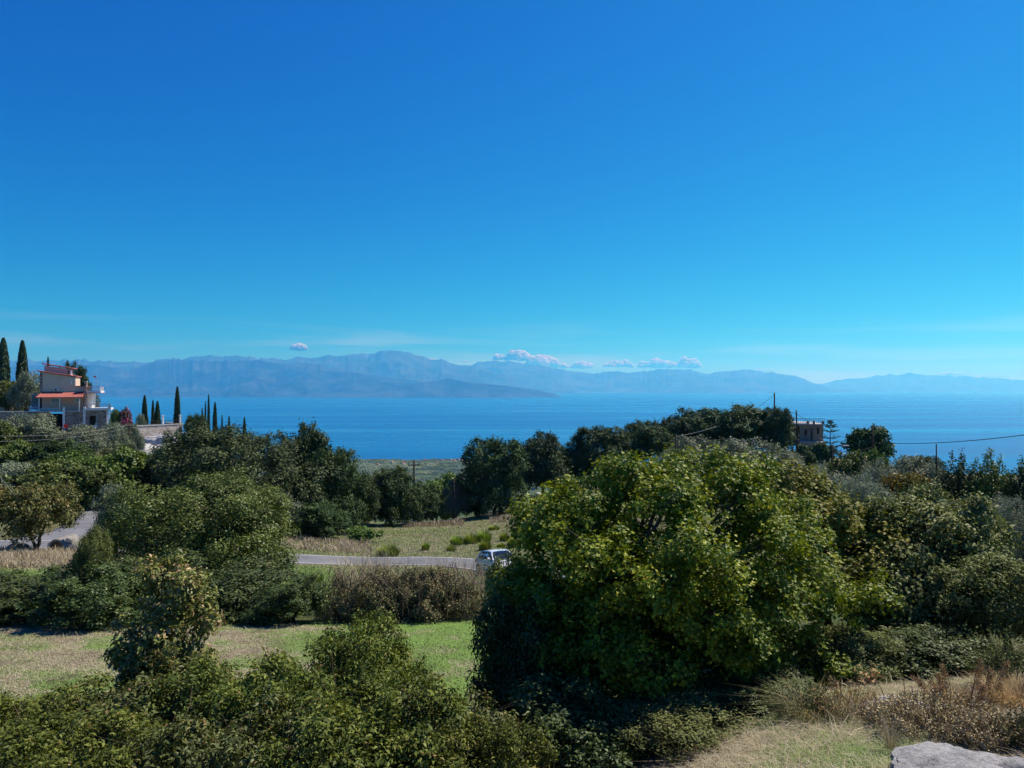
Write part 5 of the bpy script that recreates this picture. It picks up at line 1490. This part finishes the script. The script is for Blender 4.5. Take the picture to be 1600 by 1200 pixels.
# ------------------------------------------------------------------ far coastal plain: groves and houses
rg = np.random.default_rng(900)
n = 17000
gd_ = 2150 + 900 * rg.random(n); gp_ = 380 + 520 * rg.random(n)
gx_ = (gp_ - 800) / F * gd_
keep = fbm2(gx_ * .012, gd_ * .012, 3, 55) > 0.36
gx_, gd_ = gx_[keep], gd_[keep]
n = len(gx_)
oc = np.array([[1, 0, 0], [0, 1, 0], [-1, 0, 0], [0, -1, 0], [0, 0, 1], [.7, .7, -.6], [-.7, -.7, -.6]], float)
of = np.array([[0, 1, 4], [1, 2, 4], [2, 3, 4], [3, 0, 4], [0, 5, 1], [2, 6, 3], [0, 3, 5], [1, 5, 2]])
s = 2.6 + 2.8 * rg.random(n)
V = np.stack([gx_, gd_, ground_z(gx_, gd_) + s * .4], 1)[:, None] + oc[None] * s[:, None, None] * (0.75 + .5 * rg.random((n, 7, 1))) * np.array([1, 1, .8])
fc = (np.arange(n)[:, None, None] * 7 + of[None]).reshape(-1, 3)
grove = tag(mesh_obj('coastal_groves', make_mesh('coastal_groves', V.reshape(-1, 3), fc, LM['oak_olive'], attr={'var': np.repeat(np.clip(1.6 * fbm2(gx_ * .02, gd_ * .012, 2, 58) - .45 + .4 * rg.random(n), 0, 1), 7)})), 'olive groves covering the far coastal plain', 'groves', kind='stuff')
FARW = pbr('far_plaster', (0.75, 0.68, 0.60), 0.9, 0.1, var=0.05); FARR = pbr('far_roof_tile', (0.50, 0.20, 0.12), 0.9, 0.1, var=0.1)
for i, (px, d, w, dp) in enumerate([(722, 2950, 17, 10), (716, 3000, 13, 9), (710, 2940, 12, 9), (704, 2990, 12, 9), (690, 2960, 12, 9), (682, 2900, 13, 9), (664, 2980, 15, 10), (655, 2890, 11, 9), (634, 2930, 13, 9), (630, 2800, 15, 10), (612, 2860, 11, 9), (590, 2760, 12, 9), (640, 2420, 11, 8)]):
    x = X(px, d); z = gz(x, d)
    h = tag(empty('far_house', (x, d, z + 1.5), (i * 1.7) % 0.8 - 0.4), 'tiny red roofed house on the coastal plain', 'house', 'houses on the coastal plain')
    MB().box(-w / 2, w / 2, -dp / 2, dp / 2, -3, 4.5).build('wall', FARW, h)
    MB().prism([(-w / 2 - .5, 4.5), (w / 2 + .5, 4.5), (0, 7.6)], -dp / 2 - .5, dp / 2 + .5).build('roof', FARR, h)
    MB().box(-1.2, 1.2, -dp / 2 - .06, -dp / 2 + .0, 1.0, 3.0).build('window', GLASS, h)


# ------------------------------------------------------------------ white car on the road
PAINT = pbr('white_car_paint', (0.86, 0.86, 0.86), 0.25, 0.5, var=0.02, coat=0.8)
TINT = pbr('tinted_glass', (0.012, 0.014, 0.02), 0.06, 0.6, var=0.02, coat=0.5)
RUBBER = pbr('tyre_rubber', (0.02, 0.02, 0.02), 0.9, 0.2, var=0.1)
ALLOY = pbr('alloy_rim', (0.55, 0.56, 0.58), 0.3, 0.5, metal=0.9, var=0.05)
TAIL = pbr('red_lamp', (0.45, 0.02, 0.02), 0.2, 0.5, var=0.05)
def build_car():
    cx, cy = -0.78, 46.6
    hd = R(25)
    h = Vector((math.sin(hd), -math.cos(hd)))
    zf, zb = gz(cx + h.x * 1.3, cy + h.y * 1.3), gz(cx - h.x * 1.3, cy - h.y * 1.3)
    root = tag(empty('car', (cx, cy, (zf + zb) / 2 + 0.10), math.atan2(h.y, h.x)), 'white hatchback car half hidden by the twiggy shrub', 'car')
    root.rotation_euler.y = math.atan2(zb - zf, 2.6)
    st = [(-2.02, .45, .86, .66), (-1.96, .34, .93, .78), (-1.6, .26, .99, .86), (-0.8, .23, .985, .885), (0.2, .22, .97, .89), (0.85, .24, .96, .88), (1.4, .26, .88, .865), (1.75, .28, .78, .82), (1.95, .34, .68, .72), (2.04, .42, .60, .58)]
    V = []
    for x, zb_, zt, w in st:
        for y, z in ((-.86 * w, zb_), (-1.0 * w, zb_ + .12), (-1.02 * w, zb_ + (zt - zb_) * .55), (-.97 * w, zt - .06), (-.84 * w, zt + .015), (-.4 * w, zt + .05), (0, zt + .06), (.4 * w, zt + .05), (.84 * w, zt + .015), (.97 * w, zt - .06), (1.02 * w, zb_ + (zt - zb_) * .55), (w, zb_ + .12), (.86 * w, zb_)):
            V.append((x, y, z))
    k = 13
    f = [tuple(q) for q in grid_faces(len(st), k)] + [tuple(range(k)), tuple(range((len(st) - 1) * k, len(st) * k))[::-1]]
    f += [(i * k, (i + 1) * k, (i + 1) * k + k - 1, i * k + k - 1) for i in range(len(st) - 1)]
    b = MB(); b.add(V, f)
    o = b.build('body', PAINT, root, True)
    sb = o.modifiers.new('round', 'SUBSURF'); sb.levels = 1; sb.render_levels = 2
    # cabin
    def sec(x, z, w): return [(x, -w, z), (x, w, z)]
    low = [(-1.86, .95, .78), (-1.2, .97, .83), (0.1, .96, .845), (1.02, .96, .80)]
    mid = [(-1.66, 1.22, .70), (-1.1, 1.26, .745), (0.08, 1.26, .755), (0.66, 1.20, .71)]
    top = [(-1.34, 1.455, .56), (-0.85, 1.50, .61), (-0.1, 1.50, .62), (0.30, 1.44, .57)]
    V = []
    for ring in (low, mid, top):
        V += [(x, -w, z) for x, z, w in ring] + [(x, w, z) for x, z, w in reversed(ring)]
    f = []
    for r_ in range(2):
        for i in range(8):
            a, b2 = r_ * 8 + i, r_ * 8 + (i + 1) % 8
            f.append((a, b2, b2 + 8, a + 8))
    V += [(-1.38, 0, 1.475), (-0.85, 0, 1.53), (-0.1, 0, 1.53), (0.34, 0, 1.46)]
    c0 = 24
    for i in range(3):
        f.append((16 + i, 17 + i, c0 + i + 1, c0 + i)); f.append((23 - i, c0 + i, c0 + i + 1, 22 - i))
    f.append((16, c0, 23)); f.append((19, 20, c0 + 3))
    cb_ = MB(); cb_.add(V, f)
    cab = cb_.build('cabin', PAINT, root, True)
    cab.modifiers.new('edge', 'EDGE_SPLIT').split_angle = R(35)
    def pane(name, pts, parent=root):
        p = [Vector(q) for q in pts]
        n = (p[1] - p[0]).cross(p[2] - p[0]).normalized()
        c = sum(p, Vector()) / len(p)
        if n.dot(c - Vector((-.4, 0, 1.1))) < 0: n = -n
        q = [c + (v - c) * 0.93 + n * 0.012 for v in p]
        m = MB(); m.add(q, [tuple(range(len(q)))])
        oo = m.build(name, TINT, parent)
        s_ = oo.modifiers.new('thick', 'SOLIDIFY'); s_.thickness = 0.02; s_.offset = 0
        return oo
    pane('windscreen', [(1.04, -.76, .97), (1.04, .76, .97), (.68, .69, 1.2), (.33, .55, 1.43), (.33, -.55, 1.43), (.68, -.69, 1.2)])
    pane('rear_window', [(-1.84, -.64, 1.02), (-1.84, .64, 1.02), (-1.66, .62, 1.24), (-1.38, .5, 1.43), (-1.38, -.5, 1.43), (-1.66, -.62, 1.24)])
    for s_ in (-1, 1):
        pane('side_window', [(-.42, s_ * .84, .985), (.88, s_ * .81, .985), (.55, s_ * .735, 1.24), (.20, s_ * .635, 1.43), (-.42, s_ * .64, 1.455)])
        pane('side_window', [(-.46, s_ * .84, .985), (-.46, s_ * .64, 1.455), (-.95, s_ * .63, 1.45), (-1.38, s_ * .72, 1.20), (-1.35, s_ * .82, .995)])
        mm = MB(); mm.tube([(.74, s_ * .84, 1.03), (.72, s_ * .95, 1.06)], .025, 6)
        mo = mm.build('mirror', PAINT, root)
        g = bmesh.new(); bmesh.ops.create_icosphere(g, subdivisions=2, radius=1, matrix=Matrix.Translation((.72, s_ * 1.0, 1.07)) @ Matrix.Diagonal((.07, .115, .085, 1)))
        me = bpy.data.meshes.new('mirror_shell'); g.to_mesh(me); g.free(); me.materials.append(PAINT)
        me.polygons.foreach_set('use_smooth', np.ones(len(me.polygons), dtype=bool)); mesh_obj('mirror_shell', me, mo)
        MB().box(1.72, 1.95, s_ * .72 - .14, s_ * .72 + .10, .60, .74).build('headlight', ALLOY, root, bevel=.03)
        MB().box(-1.985, -1.80, s_ * .72 - .10, s_ * .72 + .10, .72, .95).build('tail_light', TAIL, root, bevel=.03)
        MB().box(-.30, -.12, s_ * .905 - .015, s_ * .905 + .02, .80, .83).build('door_handle', PAINT, root)
        for x in (-1.28, 1.28):
            w = tag(empty('wheel'), None); w.parent = root; w.location = (x, s_ * .80, .315)
            ar = MB().tube([(0, s_ * .03, .02), (0, s_ * .112, .02)], .385, 24).build('wheel_well_shade', RUBBER, w)  # dark disc in place of a cut arch, wheel-well shade put into colour
            MB().tube([(0, -s_ * .12, 0), (0, s_ * .09, 0), (0, s_ * .125, 0)], [.315, .315, .285], 24).build('tyre', RUBBER, w)
            MB().tube([(0, s_ * .10, 0), (0, s_ * .135, 0)], [.21, .19], 16).build('rim', ALLOY, w)
            for q in range(5):
                a = q * 1.2566
                MB().tube([(0, s_ * .14, 0), (math.cos(a) * .2, s_ * .13, math.sin(a) * .2)], [.03, .022], 5).build('spoke', ALLOY, w)
    return root
build_car()

# ------------------------------------------------------------------ grass, one mass for each stretch of ground
def scatter(n, px0, px1, d0, d1, seed):
    rg = np.random.default_rng(seed)
    d = np.sqrt(d0 ** 2 + (d1 ** 2 - d0 ** 2) * rg.random(n)); px = px0 + (px1 - px0) * rg.random(n)
    x = (px - 800) / F * d
    return x, d, ground_z(x, d), rg

def grass(name, label, n, px0, px1, d0, d1, hgt, wid, lean, seed, mat=None, gvar=True, mask=None, patchy=0.2, hvar=1.0):
    x, y, z, rg = scatter(n, px0, px1, d0, d1, seed)
    k = fbm2(x * 1.3, y * 1.3, 2, seed) > patchy * (0.5 + rg.random(n))
    if mask is not None: k &= mask(x, y)
    x, y, z = x[k], y[k], z[k]; n = len(x)
    g = greenness(x, y) + 0.55 * (rg.random(n) - 0.5) + 0.5 * (fbm2(x * 2.0, y * 2.0, 2, 77) - 0.5)
    v = np.clip(g, 0, 1) if gvar else rg.random(n)
    h = hgt * (0.5 + 0.9 * rg.random(n)) * (1 - 0.6 * hvar + 1.3 * hvar * fbm2(x * 0.9 + 5, y * 0.9, 3, seed + 2)); w = wid * (0.6 + 0.8 * rg.random(n)); l = lean * (0.3 + 1.3 * rg.random(n))
    o = blade_obj(name, np.stack([x, y, z - 0.01], 1), h, w, l, seed, v, mat or LM['grass'])
    return tag(o, label, 'grass', kind='stuff')

def road_far(x, y, r=3.4):
    P2 = np.stack([x, y], 1)
    best = np.full(len(x), 1e9)
    for q in np.vstack([ROAD[::3], SIDE[::3]]):
        best = np.minimum(best, (P2[:, 0] - q[0]) ** 2 + (P2[:, 1] - q[1]) ** 2)
    return best > r * r
grass('field_grass', 'cut grass of the near field, straw to the left and green to the right', 190000, -80, 900, 11.0, 21.5, 0.042, 0.012, 1.7, 301)
grass('ledge_grass', 'short dry grass with green patches in front of the rock', 90000, 860, 1680, 5.0, 9.8, 0.065, 0.0045, 1.2, 302)
grass('ledge_litter', 'pale dry stalks lying on the trodden grass', 9000, 860, 1680, 5.0, 9.8, 0.10, 0.005, 2.4, 321, LM['straw'], False, patchy=0.4)
grass('field_weeds', 'taller weeds scattered in the near field', 9000, -80, 900, 11.0, 21.5, 0.10, 0.012, 0.9, 322, patchy=0.55, hvar=1.4)
grass('verge_grass', 'green grass between the brambles and the road', 60000, 400, 800, 23, 56, 0.16, 0.035, 0.6, 303, mask=lambda x, y: road_far(x, y))
grass('verge_grass', 'grass patch behind the left hedge', 30000, -60, 300, 23, 48, 0.15, 0.03, 0.6, 304, mask=lambda x, y: road_far(x, y))
grass('meadow_grass', 'dry meadow grass beyond the road', 90000, 420, 880, 58, 108, 0.13, 0.05, 0.9, 305, mask=lambda x, y: road_far(x, y))
grass('slope_grass', 'dry grass on the slope below the stone house', 9000, 1190, 1340, 86, 124, 0.30, 0.07, 0.6, 306)
grass('bank_grass', 'dry grass on the sandy bank below the ridge oaks', 9000, 790, 900, 104, 124, 0.28, 0.07, 0.7, 307)
# tall straw
grass('tall_straw', 'tall straw standing on the left verge below the road', 18000, -60, 215, 36, 47.5, 0.34, 0.025, 0.5, 311, LM['straw'], False, patchy=0.42, hvar=1.3, mask=lambda x, y: road_far(x, y, 3.1))
grass('tall_straw', 'pale dry stalks standing behind the brambles', 3200, 530, 760, 22.4, 25.0, 1.55, 0.014, 0.3, 312, LM['straw'], False)
grass('tall_straw', 'straw fringe along the far meadow edge', 2600, 630, 725, 92, 99, 0.5, 0.06, 0.4, 313, LM['straw'], False, patchy=0.42, hvar=1.3)
grass('tall_straw', 'straw fringe under the lone oak', 2200, 765, 840, 92, 99, 0.5, 0.06, 0.4, 314, LM['straw'], False, patchy=0.42, hvar=1.3)
grass('tall_straw', 'straw fringe at the left end of the meadow', 4500, 440, 580, 63, 74, 0.42, 0.05, 0.5, 315, LM['straw'], False, patchy=0.42, hvar=1.3)

# ------------------------------------------------------------------ bright tufts in the meadow
def tuft_proto(key, w, h, seed, n, mat):
    rg = np.random.default_rng(seed)
    a = rg.random(n) * 6.283; rr = w * 0.36 * np.sqrt(rg.random(n))
    pos = np.stack([rr * np.cos(a), rr * np.sin(a), np.zeros(n) - 0.03], 1)
    hh = h * (1.05 - 0.5 * (rr / (w * 0.36)) ** 2) * (0.55 + 0.45 * rg.random(n))
    V, fc, vv = blades(pos, hh, 0.045, 0.25 + 0.4 * rr / w, seed, rg.random(n), az=a + rg.normal(size=n) * 0.5)
    m1 = make_mesh(key, V, fc, mat, attr={'var': vv})
    PROTO[key] = ((w, h), [('blades', m1)])
tuft_proto('tuft', 1.6, 1.1, 331, 700, LM['tuft'])
tuft_proto('tuft_b', 1.8, 1.0, 332, 700, LM['tuft'])
TG = 'bright green tufts in the meadow'
for i, (px, d, w, top, lb) in enumerate([
        (606, 62, 46, 845, 'widest green tuft at the near edge of the meadow'), (665, 67, 16, 842, 'small tuft alone in the middle of the meadow'),
        (705, 66, 20, 847, 'low tuft above the car and left of it'), (714, 71, 26, 831, 'left tuft of the dense tuft cluster'),
        (736, 72, 30, 827, 'middle tuft of the dense tuft cluster'), (756, 73, 30, 822, 'right tuft of the dense tuft cluster'),
        (758, 66, 26, 836, 'tuft just above the car roof'), (788, 73, 19, 826, 'round tuft right of the dense cluster'),
        (804, 76, 17, 822, 'rounded tuft beside the maple edge'), (803, 67, 26, 832, 'tuft touching the maple crown'),
        (715, 90, 11, 822, 'far small tuft near the thin pole'), (732, 88, 10, 824, 'brownish far tuft in a row of three'),
        (751, 90, 12, 819, 'far tuft under the lone oak'), (772, 84, 22, 818, 'tall tuft behind the dense cluster'),
        (783, 68, 18, 846, 'thin yellow tuft right of the car'), (494, 40, 26, 888, 'tuft on the green verge beside the hedge')]):
    plant('tuft' if i % 2 else 'tuft_b', px, d, w, top, 'meadow_tuft', lb, 'tuft', TG)

# ------------------------------------------------------------------ brambles
def bramble(spec, label, seed, base_px, base_d, n_leaf, canes):
    t = unique_plant('bramble_thicket', label, 'brambles', spec, n_leaf, 0.060, 0.032, LM['bramble'], seed, 0.03, 4, base_px, base_d, per=8, clump=0.12, hollow=0.36, fill=0.22, twigs=60, zmin=0.05, group='brambles behind the near field')
    rg = np.random.default_rng(seed)
    mb = MB()
    w = (max(s[0] + s[3] for s in spec) - min(s[0] - s[3] for s in spec)) * base_d / F
    hgt = max(Zr(s[1] - s[4], s[2]) for s in spec) - t.location.z
    for i in range(canes):
        x0 = (rg.random() - .5) * w * .8; y0 = (rg.random() - .5) * 1.2
        a = rg.random() * 6.283; ln = .5 + 1.1 * rg.random(); top = hgt * (.7 + .42 * rg.random())
        pts = [(x0 + math.cos(a) * ln * s, y0 + math.sin(a) * ln * s * .7, top * (1 - (1.6 * s - .75) ** 2 * .85) * (1 if s > .0 else 0)) for s in (0, .2, .4, .6, .8, 1.0)]
        mb.tube(pts, [.010, .009, .008, .007, .006, .004], 3, False)
    mb.build('canes', TWIG, t)
    return t
bramble([(560, 940, 21.6, 60, 34, .8), (610, 930, 21.6, 60, 40, .9), (530, 950, 21.4, 40, 28, .7), (590, 960, 21.0, 60, 22, .6)], 'dark bramble thicket beside the last hedge shrub', 401, 570, 21.4, 22000, 70)
bramble([(660, 930, 21.8, 62, 40, .9), (700, 935, 22.0, 45, 34, .8), (650, 955, 21.2, 60, 26, .7), (725, 940, 22.2, 30, 30, .7)], 'browner bramble thicket on the side of the big maple', 402, 670, 21.6, 24000, 100)

# ------------------------------------------------------------------ right foreground
rock('foreground_rock', P(1490, 1219, 6.15), (1.08, 0.75, 0.56), 31, LIMESTONE, 'pale grey cracked rock at the bottom right', 'rock', 0.25, 6, 0.36, flat=0.42)
rock('foreground_rock', P(1600, 1212, 6.1), (0.42, 0.4, 0.26), 33, LIMESTONE, 'small rock corner at the right edge beside the cracked rock', 'rock', 0.8, 4, 0.3)
rock('flat_stone', P(1400, 1112, 8.3), (0.85, 0.6, 0.22), 35, pbr('grey_flat_stone', (0.27, 0.25, 0.235), 0.95, 0.1, var=0.25, scale=5, bump=0.5), 'flat grey stone behind the silvery dry plant', 'rock', 0.1, 4, 0.25)

def stalk_plant(name, label, px, d, w, top, n, seed, mat, mat_stem, head=40, L=0.024, W=0.013, lean=0.35, cat='plant', group=None):
    """many thin stems that carry small seed heads or leaves along their upper half"""
    rg = np.random.default_rng(seed)
    x = X(px, d); z0 = gz(x, d); H = Zr(top, d) - z0; Wm = w * d / F
    root = tag(empty(name, (x, d, z0)), label, cat, group)
    mb = MB(); Pn, Nn, An, Vn = [], [], [], []
    for i in range(n):
        a = rg.random() * 6.283; r = Wm * .5 * math.sqrt(rg.random())
        b = Vector((math.cos(a) * r * .55, math.sin(a) * r * .45, -.02))
        e = Vector((math.cos(a) * r + rg.normal() * .04, math.sin(a) * r * .8, H * (1 - .55 * (r / (Wm * .5)) ** 2) * (.55 + .45 * rg.random())))
        m1 = b.lerp(e, .5) + Vector((rg.normal() * .03, rg.normal() * .03, H * .05))
        mb.tube([b, m1, e], [.0035, .003, .002], 3, False)
        t = .35 + .65 * rg.random(head)
        q = np.array([tuple(b.lerp(m1, float(s) * 2) if s < .5 else m1.lerp(e, float(s) * 2 - 1)) for s in t]) + rg.normal(size=(head, 3)) * .018
        Pn.append(q); Nn.append(nrm(rg.normal(size=(head, 3)) + np.array([0, 0, .5]))); An.append(rg.normal(size=(head, 3)) + np.array([0, 0, .7])); Vn.append(np.clip(rg.random(head) * .8 + .3 * (t - .4), 0, 1))
    mb.build('stems', mat_stem, root)
    mesh_obj('seed_heads', leaf_mesh('seed_heads', np.vstack(Pn), np.vstack(Nn), np.vstack(An), L, W, mat, np.concatenate(Vn)), root)
    return root
SG = 'silvery dry plants beside the rock'
stalk_plant('dry_silver_plant', 'silvery dry plant directly behind the cracked rock', 1470, 7.5, 210, 1075, 210, 501, LM['silver'], TWIG, group=SG)
stalk_plant('dry_silver_plant', 'silvery dry plant right of the cracked rock', 1535, 7.0, 120, 1105, 120, 502, LM['silver'], TWIG, group=SG)
stalk_plant('dry_silver_plant', 'silvery dry plant left of the bronze reed plumes', 1400, 7.9, 110, 1085, 90, 503, LM['silver'], TWIG, group=SG)
stalk_plant('dry_brown_weed', 'brown dry weed at the shaded foot of the maple', 1320, 8.4, 130, 1050, 90, 504, LM['straw_gold'], TWIG, 16)
stalk_plant('dry_brown_weed', 'dry twiggy weed under the shaded shrub', 1255, 8.6, 130, 1055, 80, 505, LM['glint'], TWIG, 18, .03, .014)
stalk_plant('dry_brown_weed', 'green brown weed at the bottom right edge', 1600, 6.9, 110, 1095, 110, 506, LM['bramble'], TWIG, 24, .03, .014)
stalk_plant('dry_brown_weed', 'tall twiggy weed among the right edge scrub', 1570, 9.3, 120, 975, 90, 507, LM['glint'], TWIG, 26, .035, .015)

def plume(root, b, e, droop, seed):
    rg = np.random.default_rng(seed)
    b, e = Vector(b), Vector(e)
    pts = [b.lerp(e, t) + Vector((0, 0, .10 * math.sin(math.pi * t))) for t in (0, .25, .5, .75, 1)]
    st = MB().tube(pts, [.006, .005, .004, .003, .002], 4, False).build('stem', TWIG, root)
    m = 190
    t = .38 + .62 * rg.random(m)
    P0 = np.array([tuple(b.lerp(e, float(s)) + Vector((0, 0, .10 * math.sin(math.pi * s)))) for s in t])
    ln = .11 * (1.15 - t) / .77 + .025
    dirv = nrm(np.tile([droop, 0.0, -.75], (m, 1)) + rg.normal(size=(m, 3)) * .38 + np.tile(tuple((e - b).normalized()), (m, 1)) * .5)
    mesh_obj('plume', leaf_mesh('plume', P0 + dirv * ln[:, None] * .5, nrm(rg.normal(size=(m, 3))), dirv, ln, .0055, LM['bronze'], rg.random(m)), st)
_rx, _rd = X(1500, 7.9), 7.9
reed = tag(empty('reed_clump', (_rx, _rd, gz(_rx, _rd))), 'bronze feathery reed plumes above the silvery dry plants', 'reeds')
for i, (bx, tx, tp, dr) in enumerate([(1478, 1438, 1064, -.8), (1482, 1450, 1040, -.7), (1490, 1478, 1040, -.8), (1518, 1530, 1030, .5), (1524, 1545, 1044, .7), (1532, 1578, 1034, .7), (1510, 1520, 1062, .4), (1486, 1466, 1072, -.5)]):
    zt = Zr(tp, 7.9) - reed.location.z
    plume(reed, (X(bx, 7.9) - _rx, rg.normal() * .06, 0), (X(tx, 7.9) - _rx, rg.normal() * .1, zt), dr, 520 + i)
rgx = np.random.default_rng(530)
nn = 900
pb_ = np.stack([rgx.normal(size=nn) * .16, rgx.normal(size=nn) * .12, np.zeros(nn) - .02], 1)
blade_obj('dry_leaves', pb_, .42 * (.5 + .6 * rgx.random(nn)), .007, .35, 531, rgx.random(nn), LM['straw_gold'], reed)

def tussock(name, label, px, d, w, top, n, seed, mat, lean=.8, wid=.006):
    rg = np.random.default_rng(seed)
    x = X(px, d); z0 = gz(x, d); H = Zr(top, d) - z0; Wm = w * d / F
    root = tag(empty(name, (x, d, z0)), label, 'grass tussock')
    a = rg.random(n) * 6.283; r = Wm * .28 * np.sqrt(rg.random(n))
    pos = np.stack([r * np.cos(a), r * np.sin(a), np.zeros(n) - .02], 1)
    blade_obj('blades', pos, H * 1.25 * (.4 + .75 * rg.random(n)), wid, lean * (.3 + rg.random(n)), seed, rg.random(n), mat, root, .5, a + rg.normal(size=n) * .4)
    return root
tussock('dry_tussock', 'golden dry grass mound at the right edge', 1595, 8.4, 150, 1072, 2600, 541, LM['straw_gold'], .9, .004)
tussock('dry_tussock', 'arching dry grass below the shaded shrub', 1265, 8.4, 100, 1075, 420, 542, LM['bramble'], 1.0, .004)
tussock('dry_tussock', 'thin dry grass beside the flat grey stone', 1345, 8.2, 60, 1090, 260, 543, LM['straw'], .7, .003)
tussock('dry_tussock', 'upright straw tuft left of the cracked rock', 1392, 7.0, 34, 1120, 120, 544, LM['straw'], .3, .0035)
tussock('dry_tussock', 'low straw clump in the trodden grass', 1190, 7.6, 50, 1148, 120, 545, LM['straw'], .9, .003)
tussock('dry_tussock', 'straw clump at the edge of the maple shade', 1075, 8.3, 90, 1130, 160, 546, LM['bramble'], .6, .003)
# withered stalk with curled leaves
wx, wd = X(1365, 8.7), 8.7
wt = tag(empty('withered_stalk', (wx, wd, gz(wx, wd))), 'withered orange leaves on a bare leaning stalk', 'plant')
zt = Zr(1050, 8.7) - wt.location.z
MB().tube([(X(1388, 8.7) - wx, 0, 0), (X(1376, 8.7) - wx, 0, zt * .55), (X(1362, 8.7) - wx, 0, zt)], [.007, .005, .003], 5).build('stalk', TWIG, wt)
rgx = np.random.default_rng(551)
q = np.array([X(1362, 8.7) - wx, 0, zt]) + rgx.normal(size=(46, 3)) * np.array([.075, .06, .055]) + np.array([-.02, 0, -.04])
mesh_obj('curled_leaves', leaf_mesh('curled_leaves', q, nrm(rgx.normal(size=(46, 3))), rgx.normal(size=(46, 3)), .06, .035, LM['bronze'], .4 + .6 * rgx.random(46), fold=.4), wt)
for i, (a, b_, t) in enumerate([(1418, 1411, 1062), (1428, 1424, 1072)]):
    x0, d0 = X(a, 8.3), 8.3
    s_ = tag(empty('bare_stalk', (x0, d0, gz(x0, d0))), ('taller' if i == 0 else 'shorter') + ' of two bare dry stalks left of the reed plumes', 'plant')
    MB().tube([(0, 0, -.02), (X(b_, 8.3) - x0, 0, Zr(t, 8.3) - s_.location.z)], [.006, .004], 5).build('stalk', TWIG, s_)
